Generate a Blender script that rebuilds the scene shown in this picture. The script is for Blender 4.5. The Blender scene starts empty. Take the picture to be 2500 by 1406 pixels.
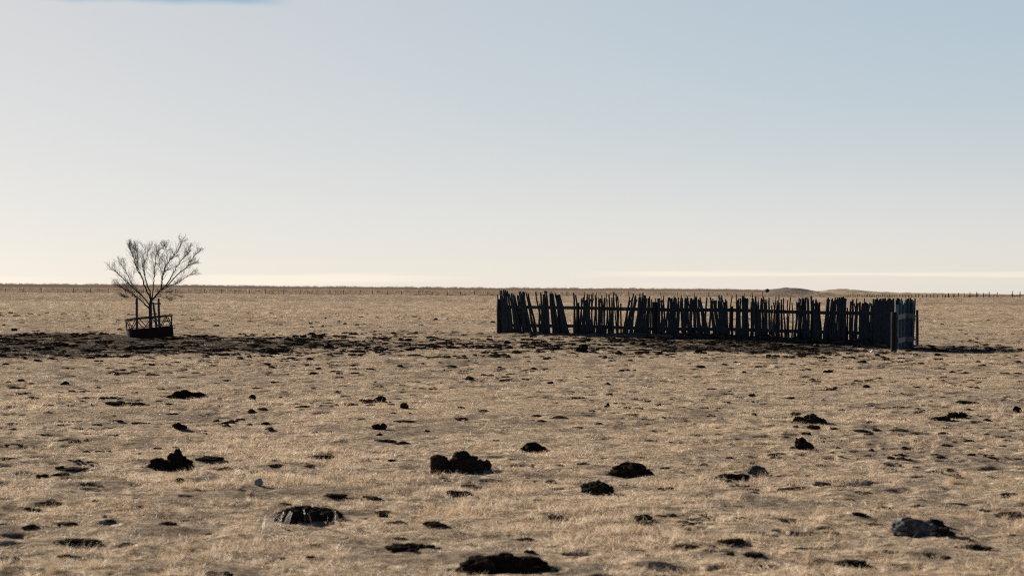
import bpy, math, random
import numpy as np
from mathutils import Vector, Matrix, noise as mnoise

R = math.radians
scene = bpy.context.scene
COL = scene.collection
F = 4861.0            # focal length in pixels of the 2500 px wide photograph (70 mm on 36 mm)
CH = 2.3              # eye height
V0 = 703.0            # eye level row

# ------------------------------------------------------------------ camera
cam_d = bpy.data.cameras.new('camera')
cam = bpy.data.objects.new('camera', cam_d)
COL.objects.link(cam)
cam.location = (0, 0, CH)
cam.rotation_euler = (R(90), 0, 0)
cam_d.sensor_width = 36.0
cam_d.lens = 70.0
cam_d.clip_start = 0.1
cam_d.clip_end = 20000
cam_d.dof.use_dof = True
cam_d.dof.focus_distance = 60.0
cam_d.dof.aperture_fstop = 2.8
scene.camera = cam

# ------------------------------------------------------------------ sky, sun, exposure
SUN_EL, SUN_AZ = 20.0, -47.0          # azimuth measured from the view axis (+Y), negative = left
world = bpy.data.worlds.new('World')
scene.world = world
world.use_nodes = True
wn = world.node_tree.nodes
wl = world.node_tree.links
wn.clear()
wout = wn.new('ShaderNodeOutputWorld')
wbg = wn.new('ShaderNodeBackground')
wsky = wn.new('ShaderNodeTexSky')
wsky.sky_type = 'NISHITA'
wsky.sun_disc = False
wsky.sun_elevation = R(SUN_EL)
wsky.sun_rotation = R(SUN_AZ)
wsky.altitude = 1200
wsky.air_density = 0.5
wsky.dust_density = 1.2
wsky.ozone_density = 1.6
wbg.inputs['Strength'].default_value = 0.09

def wmath(op, a, b=None, c=None):
    n = wn.new('ShaderNodeMath'); n.operation = op
    for i, s in enumerate((a, b, c)):
        if s is None: continue
        if isinstance(s, (int, float)): n.inputs[i].default_value = s
        else: wl.new(s, n.inputs[i])
    return n.outputs[0]

wtc = wn.new('ShaderNodeTexCoord')
wsep = wn.new('ShaderNodeSeparateXYZ')
wl.new(wtc.outputs['Generated'], wsep.inputs[0])
az = wmath('ARCTAN2', wsep.outputs['X'], wsep.outputs['Y'])      # radians, right positive
el = wmath('ARCSINE', wsep.outputs['Z'])
# thin streaks of cloud low over the horizon
wcomb = wn.new('ShaderNodeCombineXYZ')
wl.new(wmath('MULTIPLY', az, 7.0), wcomb.inputs[0])
wl.new(wmath('MULTIPLY', el, 290.0), wcomb.inputs[1])
wno = wn.new('ShaderNodeTexNoise')
wno.inputs['Scale'].default_value = 1.0
wno.inputs['Detail'].default_value = 6.0
wno.inputs['Roughness'].default_value = 0.55
wl.new(wcomb.outputs[0], wno.inputs['Vector'])
def wsmooth(x, a, b):
    n = wn.new('ShaderNodeMapRange'); n.interpolation_type = 'SMOOTHSTEP'
    wl.new(x, n.inputs[0]); n.inputs[1].default_value = a; n.inputs[2].default_value = b
    return n.outputs[0]
def cloud_bank(az0, az1, el0, half, amount):
    """a long flat cloud near the skyline, ragged by noise"""
    wob = wmath('MULTIPLY', wmath('SUBTRACT', wno.outputs['Fac'], 0.5), half * 3.2)
    dist = wmath('ABSOLUTE', wmath('SUBTRACT', wmath('ADD', el, wob), el0))
    core = wmath('SUBTRACT', 1.0, wsmooth(dist, half * .25, half))
    ends = wmath('MULTIPLY', wsmooth(az, az0 - .03, az0 + .03), wmath('SUBTRACT', 1.0, wsmooth(az, az1 - .05, az1 + .03)))
    return wmath('MULTIPLY', wmath('MULTIPLY', core, ends), amount)
cfac = wmath('MAXIMUM', cloud_bank(-.165, -.03, .0044, .0030, .75), cloud_bank(.05, .40, .0067, .0019, .9))
cfac = wmath('MAXIMUM', cfac, cloud_bank(-.32, -.22, .0040, .0024, .5))
cfac = wmath('MAXIMUM', cfac, cloud_bank(.065, .09, .0014, .0014, .5))

def wvec(op, a, b):
    n = wn.new('ShaderNodeMix'); n.data_type = 'RGBA'; n.blend_type = op
    n.inputs['Factor'].default_value = 1.0
    for k, v in (('A', a), ('B', b)):
        if isinstance(v, tuple): n.inputs[k].default_value = (*v, 1)
        else: wl.new(v, n.inputs[k])
    return n.outputs['Result']
# hazy bright air low over the plain (the brightness range of the sky is compressed there), clear darker blue overhead
SKY_GAIN = 0.425
norm = wvec('MULTIPLY', wsky.outputs[0], (.1, .1, .1))
wgam = wn.new('ShaderNodeGamma'); wgam.inputs['Gamma'].default_value = 0.30
wl.new(norm, wgam.inputs['Color'])
K = SKY_GAIN / .09
hazy = wvec('MULTIPLY', wgam.outputs[0], (.866 * K, .812 * K, .742 * K))
clear = wvec('MULTIPLY', wsky.outputs[0], (.20, .29, .38))
wmix = wn.new('ShaderNodeMix'); wmix.data_type = 'RGBA'
wl.new(wsmooth(el, .148, .30), wmix.inputs['Factor'])
rt = wmath('MULTIPLY', wsmooth(el, .01, .14), wsmooth(az, -.26, .24))
lo = wmath('MULTIPLY', wmath('SUBTRACT', 1.0, wsmooth(el, .0, .09)), wsmooth(az, -.26, .24))
for fac_, tint_ in ((rt, (.87, .98, 1.045)), (lo, (1.12, 1.08, 1.06))):
    nt_ = wn.new('ShaderNodeMix'); nt_.data_type = 'RGBA'; nt_.blend_type = 'MULTIPLY'
    nt_.inputs['B'].default_value = (*tint_, 1); wl.new(fac_, nt_.inputs['Factor']); wl.new(hazy, nt_.inputs['A']); hazy = nt_.outputs['Result']
wl.new(hazy, wmix.inputs['A']); wl.new(clear, wmix.inputs['B'])
wcl = wn.new('ShaderNodeMix'); wcl.data_type = 'RGBA'; wcl.blend_type = 'MULTIPLY'
wcl.inputs['B'].default_value = (1.17, 1.13, 1.07, 1)
wl.new(cfac, wcl.inputs['Factor']); wl.new(wmix.outputs['Result'], wcl.inputs['A'])
# ragged upper edge of the haze veil, upper left, with bluer sky above
wno2 = wn.new('ShaderNodeTexNoise'); wno2.inputs['Scale'].default_value = 22.0; wno2.inputs['Detail'].default_value = 2.0
wcomb2 = wn.new('ShaderNodeCombineXYZ'); wl.new(az, wcomb2.inputs[0]); wl.new(wcomb2.outputs[0], wno2.inputs["Vector"])
veil = wsmooth(wmath('SUBTRACT', el, wmath('MULTIPLY', wmath('SUBTRACT', wno2.outputs['Fac'], 0.5), -0.006)), .1385, .1425)
veil = wmath('MULTIPLY', veil, wmath('SUBTRACT', 1.0, wsmooth(az, -.135, -.105)))
wve = wn.new('ShaderNodeMix'); wve.data_type = 'RGBA'; wve.blend_type = 'MULTIPLY'
wve.inputs['B'].default_value = (.55, .78, .93, 1)
wl.new(veil, wve.inputs['Factor']); wl.new(wcl.outputs['Result'], wve.inputs['A'])
wl.new(wve.outputs['Result'], wbg.inputs['Color'])
wl.new(wbg.outputs[0], wout.inputs['Surface'])

sun_d = bpy.data.lights.new('sun', 'SUN')
sun_d.energy = 5.0
sun_d.angle = R(0.5)
sun_d.color = (1.0, 0.93, 0.84)
sun = bpy.data.objects.new('sun', sun_d)
COL.objects.link(sun)
SDIR = Vector((math.sin(R(SUN_AZ)) * math.cos(R(SUN_EL)), math.cos(R(SUN_AZ)) * math.cos(R(SUN_EL)), math.sin(R(SUN_EL))))
sun.rotation_euler = (-SDIR).to_track_quat('-Z', 'Y').to_euler()
sun.location = (-60, 60, 40)

scene.view_settings.view_transform = 'Standard'
scene.view_settings.look = 'None'
scene.view_settings.exposure = 1.25
scene.view_settings.gamma = 1.0
scene.cycles.max_bounces = 5
scene.cycles.use_denoising = False
scene.cycles.filter_width = 1.2
scene.cycles.sample_clamp_indirect = 4.0
scene.cycles.transparent_max_bounces = 8

# ------------------------------------------------------------------ terrain function
def hash2(ix, iy, seed):
    h = (ix.astype(np.int64) * 374761393 + iy.astype(np.int64) * 668265263 + seed * 974634777) & 0xFFFFFFFF
    h = ((h ^ (h >> 13)) * 1274126177) & 0xFFFFFFFF
    h = (h ^ (h >> 16)) & 0xFFFFFFFF
    return h / 4294967295.0

def vnoise(x, y, seed=0):
    x = np.asarray(x, float); y = np.asarray(y, float)
    ix = np.floor(x); iy = np.floor(y)
    fx = x - ix; fy = y - iy
    fx = fx * fx * (3 - 2 * fx); fy = fy * fy * (3 - 2 * fy)
    a = hash2(ix, iy, seed); b = hash2(ix + 1, iy, seed)
    c = hash2(ix, iy + 1, seed); d = hash2(ix + 1, iy + 1, seed)
    return (a * (1 - fx) + b * fx) * (1 - fy) + (c * (1 - fx) + d * fx) * fy

def fbm(x, y, seed=0, octs=4):
    s = 0; a = 1.0; t = 0
    for o in range(octs):
        s = s + a * vnoise(np.asarray(x) * 2 ** o + 17.3 * o, np.asarray(y) * 2 ** o - 9.1 * o, seed + o)
        t += a; a *= 0.5
    return s / t

def sstep(a, b, x):
    t = np.clip((np.asarray(x, float) - a) / (b - a), 0, 1)
    return t * t * (3 - 2 * t)

US = np.array([0, 400, 800, 1250, 1500, 1700, 1900, 2100, 2200, 2300, 2500], float)
def vz(d, v): return CH - (np.array(v, float) - V0) / F * d
DN = np.array([0, 52, 72, 80, 110, 200, 396, 404, 440, 700, 1000, 1400, 9000], float)
HZ = np.array([693.5, 696, 701, 704, 705, 706.5, 708.5, 713, 715.5, 717, 719.5])
EDGE = np.array([714, 716, 719, 722.5, 723.5, 724, 725, 725.5, 725.5, 725, 724.5])
MID = np.array([701, 702.5, 705, 708, 709.5, 711, 713.5, 717, 719, 720, 721])
z_mid = vz(700, MID); z_hz = vz(1000, HZ)
ZT = np.array([
    US * 0, US * 0,
    np.array([.41, .40, .37, .33, .32, .30, .27, .22, .10, .06, .05]),
    np.array([.52, .52, .50, .457, .43, .40, .35, .29, .22, .2, .2]),
    np.array([.78, .76, .72, .66, .62, .58, .52, .47, .43, .4, .4]),
    np.array([1.0, .97, .93, .86, .8, .75, .68, .62, .58, .55, .55]),
    vz(396, EDGE), vz(396, EDGE) - np.array([.55, .55, .5, .4, .4, .4, .35, .25, .2, .1, 0]),
    vz(440, EDGE - (EDGE - MID) * np.array([.5] * 11)),
    z_mid, z_hz, z_hz - 6, z_hz - 300])

def pock(x, y, c=.52):
    """hoof prints trodden into the turf, 0..1"""
    x = np.asarray(x, float); y = np.asarray(y, float); out = np.zeros(np.broadcast(x, y).shape)
    bx = np.floor(x / c); by = np.floor(y / c)
    for dx in (-1, 0, 1):
        for dy in (-1, 0, 1):
            ix = bx + dx; iy = by + dy
            cx = (ix + .15 + .7 * hash2(ix, iy, 502)) * c; cy = (iy + .15 + .7 * hash2(ix, iy, 503)) * c
            r = .06 + .12 * hash2(ix, iy, 504) ** 1.6; on = hash2(ix, iy, 501) < .75 * sstep(.40, .62, vnoise(cx / 2.3, cy / 3.0, 505))
            d = np.sqrt(((x - cx) / (r * 1.35)) ** 2 + ((y - cy) / r) ** 2)
            out = np.maximum(out, on * (1 - sstep(.5, 1.1, d)))
    return out

FLX, FLY, FRX, FRY = (1218 - 1250) / F * 80.0, 80.0, (2176 - 1250) / F * 72.0, 72.0
def fence_bank(x, y):
    """low bank of dirt and dung heaped under the fence"""
    L_ = math.hypot(FRX - FLX, FRY - FLY); tx, ty = (FRX - FLX) / L_, (FRY - FLY) / L_
    s_ = ((x - FLX) * tx + (y - FLY) * ty) / L_; n_ = (x - FLX) * ty - (y - FLY) * tx
    return np.exp(-((n_ - .02) / .32) ** 2) * sstep(-.01, .12, s_) * (1 - sstep(.98, 1.01, s_)) * (.10 + .14 * sstep(.1, .6, s_)) * (.6 + .8 * fbm(x / .6, y / .6, 77, 2))

def H(x, y):
    """ground height, numpy arrays or floats"""
    x = np.asarray(x, float); y = np.asarray(y, float)
    x, y = np.broadcast_arrays(np.atleast_1d(x), np.atleast_1d(y))
    yy = np.maximum(y, 1.0)
    u = np.clip(1250 + F * x / yy, 0, 2500)
    di = np.clip(np.searchsorted(DN, yy, side='right') - 1, 0, len(DN) - 2)
    t = (yy - DN[di]) / (DN[di + 1] - DN[di])
    t = np.clip(t, 0, 1)
    ui = np.clip(np.searchsorted(US, u, side='right') - 1, 0, len(US) - 2)
    s = (u - US[ui]) / (US[ui + 1] - US[ui])
    s = s * s * (3 - 2 * s) * .5 + s * .5
    a = ZT[di, ui] * (1 - s) + ZT[di, ui + 1] * s
    b = ZT[di + 1, ui] * (1 - s) + ZT[di + 1, ui + 1] * s
    z = a * (1 - t) + b * t
    fade = 1 - sstep(120, 300, yy)
    m = (fbm(x / 7.0, y / 7.0, 3, 2) - .5) * .08 + (fbm(x / 1.3, y / 1.3, 11, 2) - .5) * (.055 + .02 * sstep(30, 60, yy)) + (fbm(x / .36, y / .36, 23, 2) - .5) * (.06 + .025 * (1 - sstep(18, 45, yy)))
    far = (fbm(x / 30.0, y / 30.0, 31, 3) - .5) * .35 * sstep(410, 600, yy)
    near_ = (yy > 10) & (yy < 90)
    if near_.any():
        z = np.array(z); z[near_] += fence_bank(x[near_], y[near_]) - (.06 + .02 * sstep(25, 45, yy[near_])) * pock(x[near_], y[near_]) * (1 - sstep(60, 90, yy[near_]))
    return z + m * fade * (0.45 + .55 * sstep(0, 20, np.abs(y))) + far

def h(x, y): return float(H(x, y).ravel()[0])

def ground_at(u, v):
    """world point where the ground is seen at photo pixel (u, v)"""
    lo, hi = 3.0, 395.0
    ds = np.geomspace(lo, hi, 1500)
    xs = (u - 1250) / F * ds
    vv = V0 + F * (CH - H(xs, ds)) / ds
    i = np.argmax(vv <= v)
    d = ds[i]
    return Vector(((u - 1250) / F * d, d, h((u - 1250) / F * d, d)))

def at(u, v, d):
    """world point seen at photo pixel (u, v) at depth d"""
    return Vector(((u - 1250) / F * d, d, CH - (v - V0) / F * d))

FL = Vector(((1218 - 1250) / F * 80.0, 80.0, 0)); FR = Vector(((2176 - 1250) / F * 72.0, 72.0, 0))
FDIR = (FR - FL).normalized(); FN = Vector((FDIR.y, -FDIR.x, 0))    # FN points to the camera side

def fence_dist(x, y):
    """signed distance in front of the fence line and fraction along it"""
    px = np.asarray(x) - FL.x; py = np.asarray(y) - FL.y
    s = (px * FDIR.x + py * FDIR.y) / (FR - FL).length
    n = px * FN.x + py * FN.y
    return n, s

def cover_noise(x, y): return .8 * fbm(np.asarray(x) / .6, np.asarray(y) / .85, 51, 3) + .2 * fbm(np.asarray(x) / 3.4, np.asarray(y) / 4.5, 57, 2)

def mud_shade_mask(x, y):
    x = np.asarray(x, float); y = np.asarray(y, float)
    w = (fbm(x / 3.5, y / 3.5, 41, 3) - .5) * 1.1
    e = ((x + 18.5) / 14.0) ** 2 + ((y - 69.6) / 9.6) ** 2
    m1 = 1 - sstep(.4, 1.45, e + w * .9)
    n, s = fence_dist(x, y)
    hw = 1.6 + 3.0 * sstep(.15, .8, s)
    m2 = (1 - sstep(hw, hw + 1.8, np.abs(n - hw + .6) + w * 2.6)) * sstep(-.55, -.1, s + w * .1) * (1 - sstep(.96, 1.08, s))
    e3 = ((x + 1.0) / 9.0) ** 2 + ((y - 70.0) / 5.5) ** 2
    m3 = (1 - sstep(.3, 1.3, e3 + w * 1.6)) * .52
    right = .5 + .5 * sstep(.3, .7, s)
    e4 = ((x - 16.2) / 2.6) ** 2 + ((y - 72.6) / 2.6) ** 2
    wing_shade = (1 - sstep(.5, 1.3, e4 + w * .8)) * .75  # dirt plus painted shade where the board wing's shadow falls
    return np.clip(np.maximum(np.maximum(np.maximum(m1 * .92, m2 * right), m3), wing_shade), 0, 1)

# ------------------------------------------------------------------ materials
def mat(name):
    m = bpy.data.materials.new(name); m.use_nodes = True
    nt = m.node_tree
    b = nt.nodes['Principled BSDF']
    return m, nt, b

class NT:
    def __init__(s, nt): s.nt = nt
    def n(s, t, **k):
        o = s.nt.nodes.new(t)
        for a, v in k.items(): setattr(o, a, v)
        return o
    def l(s, a, b): s.nt.links.new(a, b)
    def noise(s, scale, detail=4, rough=.55, vec=None):
        o = s.n('ShaderNodeTexNoise'); o.inputs['Scale'].default_value = scale
        o.inputs['Detail'].default_value = detail; o.inputs['Roughness'].default_value = rough
        if vec: s.l(vec, o.inputs['Vector'])
        return o.outputs['Fac']
    def ramp(s, fac, stops):
        o = s.n('ShaderNodeValToRGB'); cr = o.color_ramp
        while len(cr.elements) < len(stops): cr.elements.new(.5)
        for e, (p, c) in zip(cr.elements, stops): e.position = p; e.color = (*c, 1)
        s.l(fac, o.inputs[0]); return o.outputs['Color']
    def mix(s, fac, a, b, mode='MIX'):
        o = s.n('ShaderNodeMix', data_type='RGBA', blend_type=mode)
        for key, val in (('Factor', fac), ('A', a), ('B', b)):
            if isinstance(val, (int, float)): o.inputs[key].default_value = val
            elif isinstance(val, tuple): o.inputs[key].default_value = (*val, 1)
            else: s.l(val, o.inputs[key])
        return o.outputs['Result']
    def math(s, op, a, b=0.0):
        o = s.n('ShaderNodeMath', operation=op)
        for i, v in enumerate((a, b)):
            if isinstance(v, (int, float)): o.inputs[i].default_value = v
            else: s.l(v, o.inputs[i])
        return o.outputs[0]
    def bump(s, hgt, strength, dist):
        o = s.n('ShaderNodeBump'); o.inputs['Strength'].default_value = strength; o.inputs['Distance'].default_value = dist
        s.l(hgt, o.inputs['Height']); return o.outputs[0]

def ground_material():
    m, nt, b = mat('dry_ground'); T = NT(nt)
    pos = T.n('ShaderNodeNewGeometry').outputs['Position']
    fine = T.noise(9.0, 8, .65, pos)
    mid = T.noise(1.1, 5, .6, pos)
    big = T.noise(.09, 4, .6, pos)
    straw = T.ramp(fine, [(.34, (.08, .062, .045)), (.5, (.302, .224, .145)), (.64, (.56, .425, .28))])
    grey = T.ramp(fine, [(.34, (.065, .053, .041)), (.5, (.24, .186, .132)), (.64, (.46, .36, .26))])
    c = T.mix(T.math('MULTIPLY', T.math('SUBTRACT', T.math('ADD', mid, big), .72), 2.2), grey, straw)
    bare = T.ramp(T.noise(3.2, 7, .72, pos), [(.33, (1, 1, 1)), (.40, (0, 0, 0))])
    thin = T.n('ShaderNodeAttribute', attribute_name='cover').outputs['Fac']
    tb = T.n('ShaderNodeMapRange'); T.l(T.math('ADD', thin, T.math('MULTIPLY', T.math('SUBTRACT', fine, .5), 1.2)), tb.inputs[0])
    tb.inputs[1].default_value = .35; tb.inputs[2].default_value = .95
    c = T.mix(T.math('MULTIPLY', tb.outputs[0], .48), c, (.085, .068, .055))
    c = T.mix(T.math('MULTIPLY', bare, .8), c, (.05, .041, .033))
    mud_shade_c = T.ramp(T.noise(5.0, 8, .7, pos), [(.3, (.014, .012, .010)), (.5, (.046, .038, .030)), (.68, (.20, .152, .10))])
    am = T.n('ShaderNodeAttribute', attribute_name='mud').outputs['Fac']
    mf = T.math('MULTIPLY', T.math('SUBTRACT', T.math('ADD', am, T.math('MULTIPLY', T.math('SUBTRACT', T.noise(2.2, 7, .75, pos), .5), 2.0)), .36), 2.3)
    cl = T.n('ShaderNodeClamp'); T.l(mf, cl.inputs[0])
    c = T.mix(cl.outputs[0], c, mud_shade_c)
    # far country: tall brown grass beyond the field edge
    brown = T.ramp(T.noise(.35, 8, .7, pos), [(.3, (.13, .092, .064)), (.5, (.21, .15, .10)), (.7, (.30, .22, .145))])
    dark = T.ramp(T.noise(.1, 8, .7, pos), [(.3, (.10, .074, .06)), (.7, (.165, .122, .096))])
    a1 = T.n('ShaderNodeAttribute', attribute_name='beyond').outputs['Fac']
    a2 = T.n('ShaderNodeAttribute', attribute_name='ridge').outputs['Fac']
    c = T.mix(a1, c, brown); c = T.mix(a2, c, dark)
    T.l(c, b.inputs['Base Color'])
    b.inputs['Roughness'].default_value = 1.0; b.inputs['Specular IOR Level'].default_value = 0.0
    T.l(T.bump(T.math('ADD', fine, T.noise(40, 4, .6, pos)), .7, .03), b.inputs['Normal'])
    return m

def grass_material(name, stops, transl=.35, spec=.3, rough=.55):
    m, nt, b = mat(name); T = NT(nt)
    oi = T.n('ShaderNodeObjectInfo').outputs['Random']
    pos = T.n('ShaderNodeNewGeometry').outputs['Position']
    big = T.math('ADD', T.math('MULTIPLY', T.noise(.35, 4, .6, pos), .55), T.math('MULTIPLY', T.noise(2.1, 4, .65, pos), .45))
    f = T.math('ADD', T.math('MULTIPLY', oi, .75), T.math('MULTIPLY', T.math('SUBTRACT', big, .34), 1.5))
    c = T.ramp(f, stops)
    T.l(c, b.inputs['Base Color'])
    b.inputs['Roughness'].default_value = rough; b.inputs['Specular IOR Level'].default_value = spec
    tr = T.n('ShaderNodeBsdfTranslucent'); T.l(c, tr.inputs['Color'])
    mx = T.n('ShaderNodeMixShader'); mx.inputs[0].default_value = transl
    T.l(b.outputs[0], mx.inputs[1]); T.l(tr.outputs[0], mx.inputs[2])
    T.l(mx.outputs[0], nt.nodes['Material Output'].inputs['Surface'])
    return m

def simple_noise(name, stops, scale=20, rough=.9, spec=.2, bump=.5, dist=.01, stretch=None, detail=6):
    m, nt, b = mat(name); T = NT(nt)
    tc = T.n('ShaderNodeTexCoord').outputs['Object']
    if stretch:
        mp = T.n('ShaderNodeMapping'); mp.inputs['Scale'].default_value = stretch
        T.l(tc, mp.inputs[0]); tc = mp.outputs[0]
    f = T.noise(scale, detail, .65, tc)
    T.l(T.ramp(f, stops), b.inputs['Base Color'])
    b.inputs['Roughness'].default_value = rough; b.inputs['Specular IOR Level'].default_value = spec
    T.l(T.bump(f, bump, dist), b.inputs['Normal'])
    return m

M_ground = ground_material()
M_grass = grass_material('dry_grass', [(.15, (.17, .126, .086)), (.4, (.352, .258, .166)), (.65, (.525, .388, .244)), (.95, (.71, .565, .405))], .3)
M_straw = grass_material('bleached_straw', [(.2, (.27, .21, .14)), (.8, (.42, .34, .24))], .25, .3, .5)
M_tall = grass_material('tall_brown_grass', [(.2, (.14, .10, .065)), (.5, (.22, .155, .10)), (.9, (.33, .24, .15))], .3)
M_weed = grass_material('dark_weeds', [(.2, (.03, .024, .02)), (.9, (.075, .055, .042))], .1, .0, 1)
M_dung = simple_noise('dry_dung', [(.3, (.009, .0065, .005)), (.55, (.021, .0155, .0115)), (.78, (.065, .047, .033))], 14, 1.0, .0, .8, .02)
M_soil = simple_noise('grey_dung', [(.3, (.013, .011, .009)), (.6, (.036, .028, .022)), (.8, (.10, .075, .052))], 16, 1.0, .0, .8, .02)
M_stone = simple_noise('grey_stone', [(.33, (.022, .022, .021)), (.5, (.07, .067, .062)), (.68, (.22, .20, .175))], 9, .95, .05, .6, .015)
M_pale = simple_noise('pale_stone', [(.3, (.14, .145, .16)), (.7, (.24, .245, .26))], 9, .9, .1, .6, .01)
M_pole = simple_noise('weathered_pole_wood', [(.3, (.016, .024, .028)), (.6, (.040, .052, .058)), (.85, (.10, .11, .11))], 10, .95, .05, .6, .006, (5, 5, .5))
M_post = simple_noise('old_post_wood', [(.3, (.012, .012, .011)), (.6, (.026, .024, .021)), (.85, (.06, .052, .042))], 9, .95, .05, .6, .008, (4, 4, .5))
M_rail = simple_noise('rail_board_wood', [(.3, (.03, .033, .036)), (.6, (.06, .062, .064)), (.85, (.11, .105, .10))], 8, .85, .2, .5, .005)
M_board = simple_noise('blue_grey_board_wood', [(.35, (.03, .056, .070)), (.55, (.095, .155, .18)), (.8, (.25, .32, .34))], 13, .85, .2, .6, .006, (6, 6, .5))
M_board_dark = simple_noise('dark_board_wood', [(.35, (.012, .022, .026)), (.55, (.04, .062, .07)), (.8, (.12, .15, .15))], 13, .9, .1, .6, .006, (6, 6, .5))
M_board_pale = simple_noise('pale_board_wood', [(.35, (.035, .06, .072)), (.55, (.10, .15, .17)), (.8, (.24, .29, .3))], 13, .9, .1, .6, .006, (6, 6, .5))
M_batten = simple_noise('pale_batten_wood', [(.3, (.13, .125, .12)), (.6, (.32, .30, .285)), (.85, (.58, .55, .52))], 8, .85, .2, .5, .005)
M_white = simple_noise('sunlit_board_white', [(.3, (.6, .6, .58)), (.7, (.8, .79, .77))], 12, .6, .3, .2, .003)
M_bark = simple_noise('dark_bark', [(.3, (.016, .015, .015)), (.6, (.034, .032, .031)), (.85, (.06, .055, .05))], 12, .9, .15, .6, .006)
M_rust = simple_noise('rusty_dark_steel', [(.3, (.014, .008, .008)), (.6, (.028, .014, .012)), (.85, (.06, .028, .02))], 7, .95, .08, .3, .003)
M_nail = simple_noise('nail_steel', [(.3, (.4, .4, .4)), (.7, (.6, .6, .6))], 20, .4, .5, .1, .001)
M_bush = simple_noise('dark_bush_leaves', [(.3, (.02, .022, .018)), (.7, (.05, .048, .035))], 6, .9, .1, .3, .02)
M_hill = None

# ------------------------------------------------------------------ mesh helpers
class MB:
    def __init__(s): s.v = []; s.f = []
    def add(s, verts, faces):
        o = len(s.v); s.v.extend([tuple(p) for p in verts]); s.f.extend([tuple(i + o for i in f) for f in faces])
    def tube(s, pts, radii, n=6, cap=True, phase=0.0):
        pts = [Vector(p) for p in pts]
        up = Vector((0.13, 0.21, 1)).normalized()
        verts = []; faces = []
        for i, p in enumerate(pts):
            d = (pts[min(i + 1, len(pts) - 1)] - pts[max(i - 1, 0)])
            if d.length < 1e-9: d = Vector((0, 0, 1))
            d.normalize()
            a = d.cross(Vector((0, 1, 0)) if abs(d.y) < .9 else Vector((1, 0, 0))).normalized()
            b = d.cross(a)
            for k in range(n):
                t = 2 * math.pi * k / n + phase
                verts.append(p + (a * math.cos(t) + b * math.sin(t)) * radii[i])
        for i in range(len(pts) - 1):
            for k in range(n):
                k2 = (k + 1) % n
                faces.append((i * n + k, i * n + k2, (i + 1) * n + k2, (i + 1) * n + k))
        if cap:
            faces.append(tuple(range(n - 1, -1, -1))); o = (len(pts) - 1) * n
            faces.append(tuple(range(o, o + n)))
        s.add(verts, faces)
    def plank(s, a, b, wid, thick, side, bev=.004):
        """board from a to b; wid along 'side', thick across"""
        a = Vector(a); b = Vector(b); d = (b - a).normalized()
        w = (Vector(side) - d * Vector(side).dot(d)).normalized(); t = d.cross(w)
        prof = [(-wid / 2 + bev, -thick / 2), (wid / 2 - bev, -thick / 2), (wid / 2, -thick / 2 + bev), (wid / 2, thick / 2 - bev),
                (wid / 2 - bev, thick / 2), (-wid / 2 + bev, thick / 2), (-wid / 2, thick / 2 - bev), (-wid / 2, -thick / 2 + bev)]
        verts = [p + w * q[0] + t * q[1] for p in (a, b) for q in prof]
        faces = [(i, (i + 1) % 8, 8 + (i + 1) % 8, 8 + i) for i in range(8)] + [tuple(range(7, -1, -1)), tuple(range(8, 16))]
        s.add(verts, faces)
    def mesh(s, name):
        me = bpy.data.meshes.new(name); me.from_pydata(s.v, [], s.f); me.validate(); me.update(); return me
    def build(s, name, material, parent=None, smooth=False):
        me = s.mesh(name); me.materials.append(material)
        if smooth: me.polygons.foreach_set('use_smooth', [True] * len(me.polygons))
        o = bpy.data.objects.new(name, me); COL.objects.link(o)
        if parent is not None:
            o.parent = parent
            loc = parent_world(parent)
            me.transform(Matrix.Translation(-loc))
        return o

def parent_world(p):
    v = Vector(p.location)
    while p.parent: p = p.parent; v = v + Vector(p.location)
    return v

def thing(name, label, cat, loc, group=None):
    o = bpy.data.objects.new(name, None); o.empty_display_size = .3
    COL.objects.link(o); o.location = loc
    o['label'] = label; o['category'] = cat
    if group: o['group'] = group
    return o

def tag(o, label, cat, group=None):
    o['label'] = label; o['category'] = cat
    if group: o['group'] = group
    return o

def np_mesh(name, verts, faces):
    me = bpy.data.meshes.new(name)
    nv, nf, k = len(verts), len(faces), faces.shape[1]
    me.vertices.add(nv); me.vertices.foreach_set('co', np.ascontiguousarray(verts, np.float32).ravel())
    me.loops.add(nf * k); me.loops.foreach_set('vertex_index', np.ascontiguousarray(faces, np.int32).ravel())
    me.polygons.add(nf); me.polygons.foreach_set('loop_start', np.arange(0, nf * k, k, dtype=np.int32))
    me.polygons.foreach_set('loop_total', np.full(nf, k, np.int32))
    me.update(calc_edges=True); me.validate()
    return me

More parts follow.
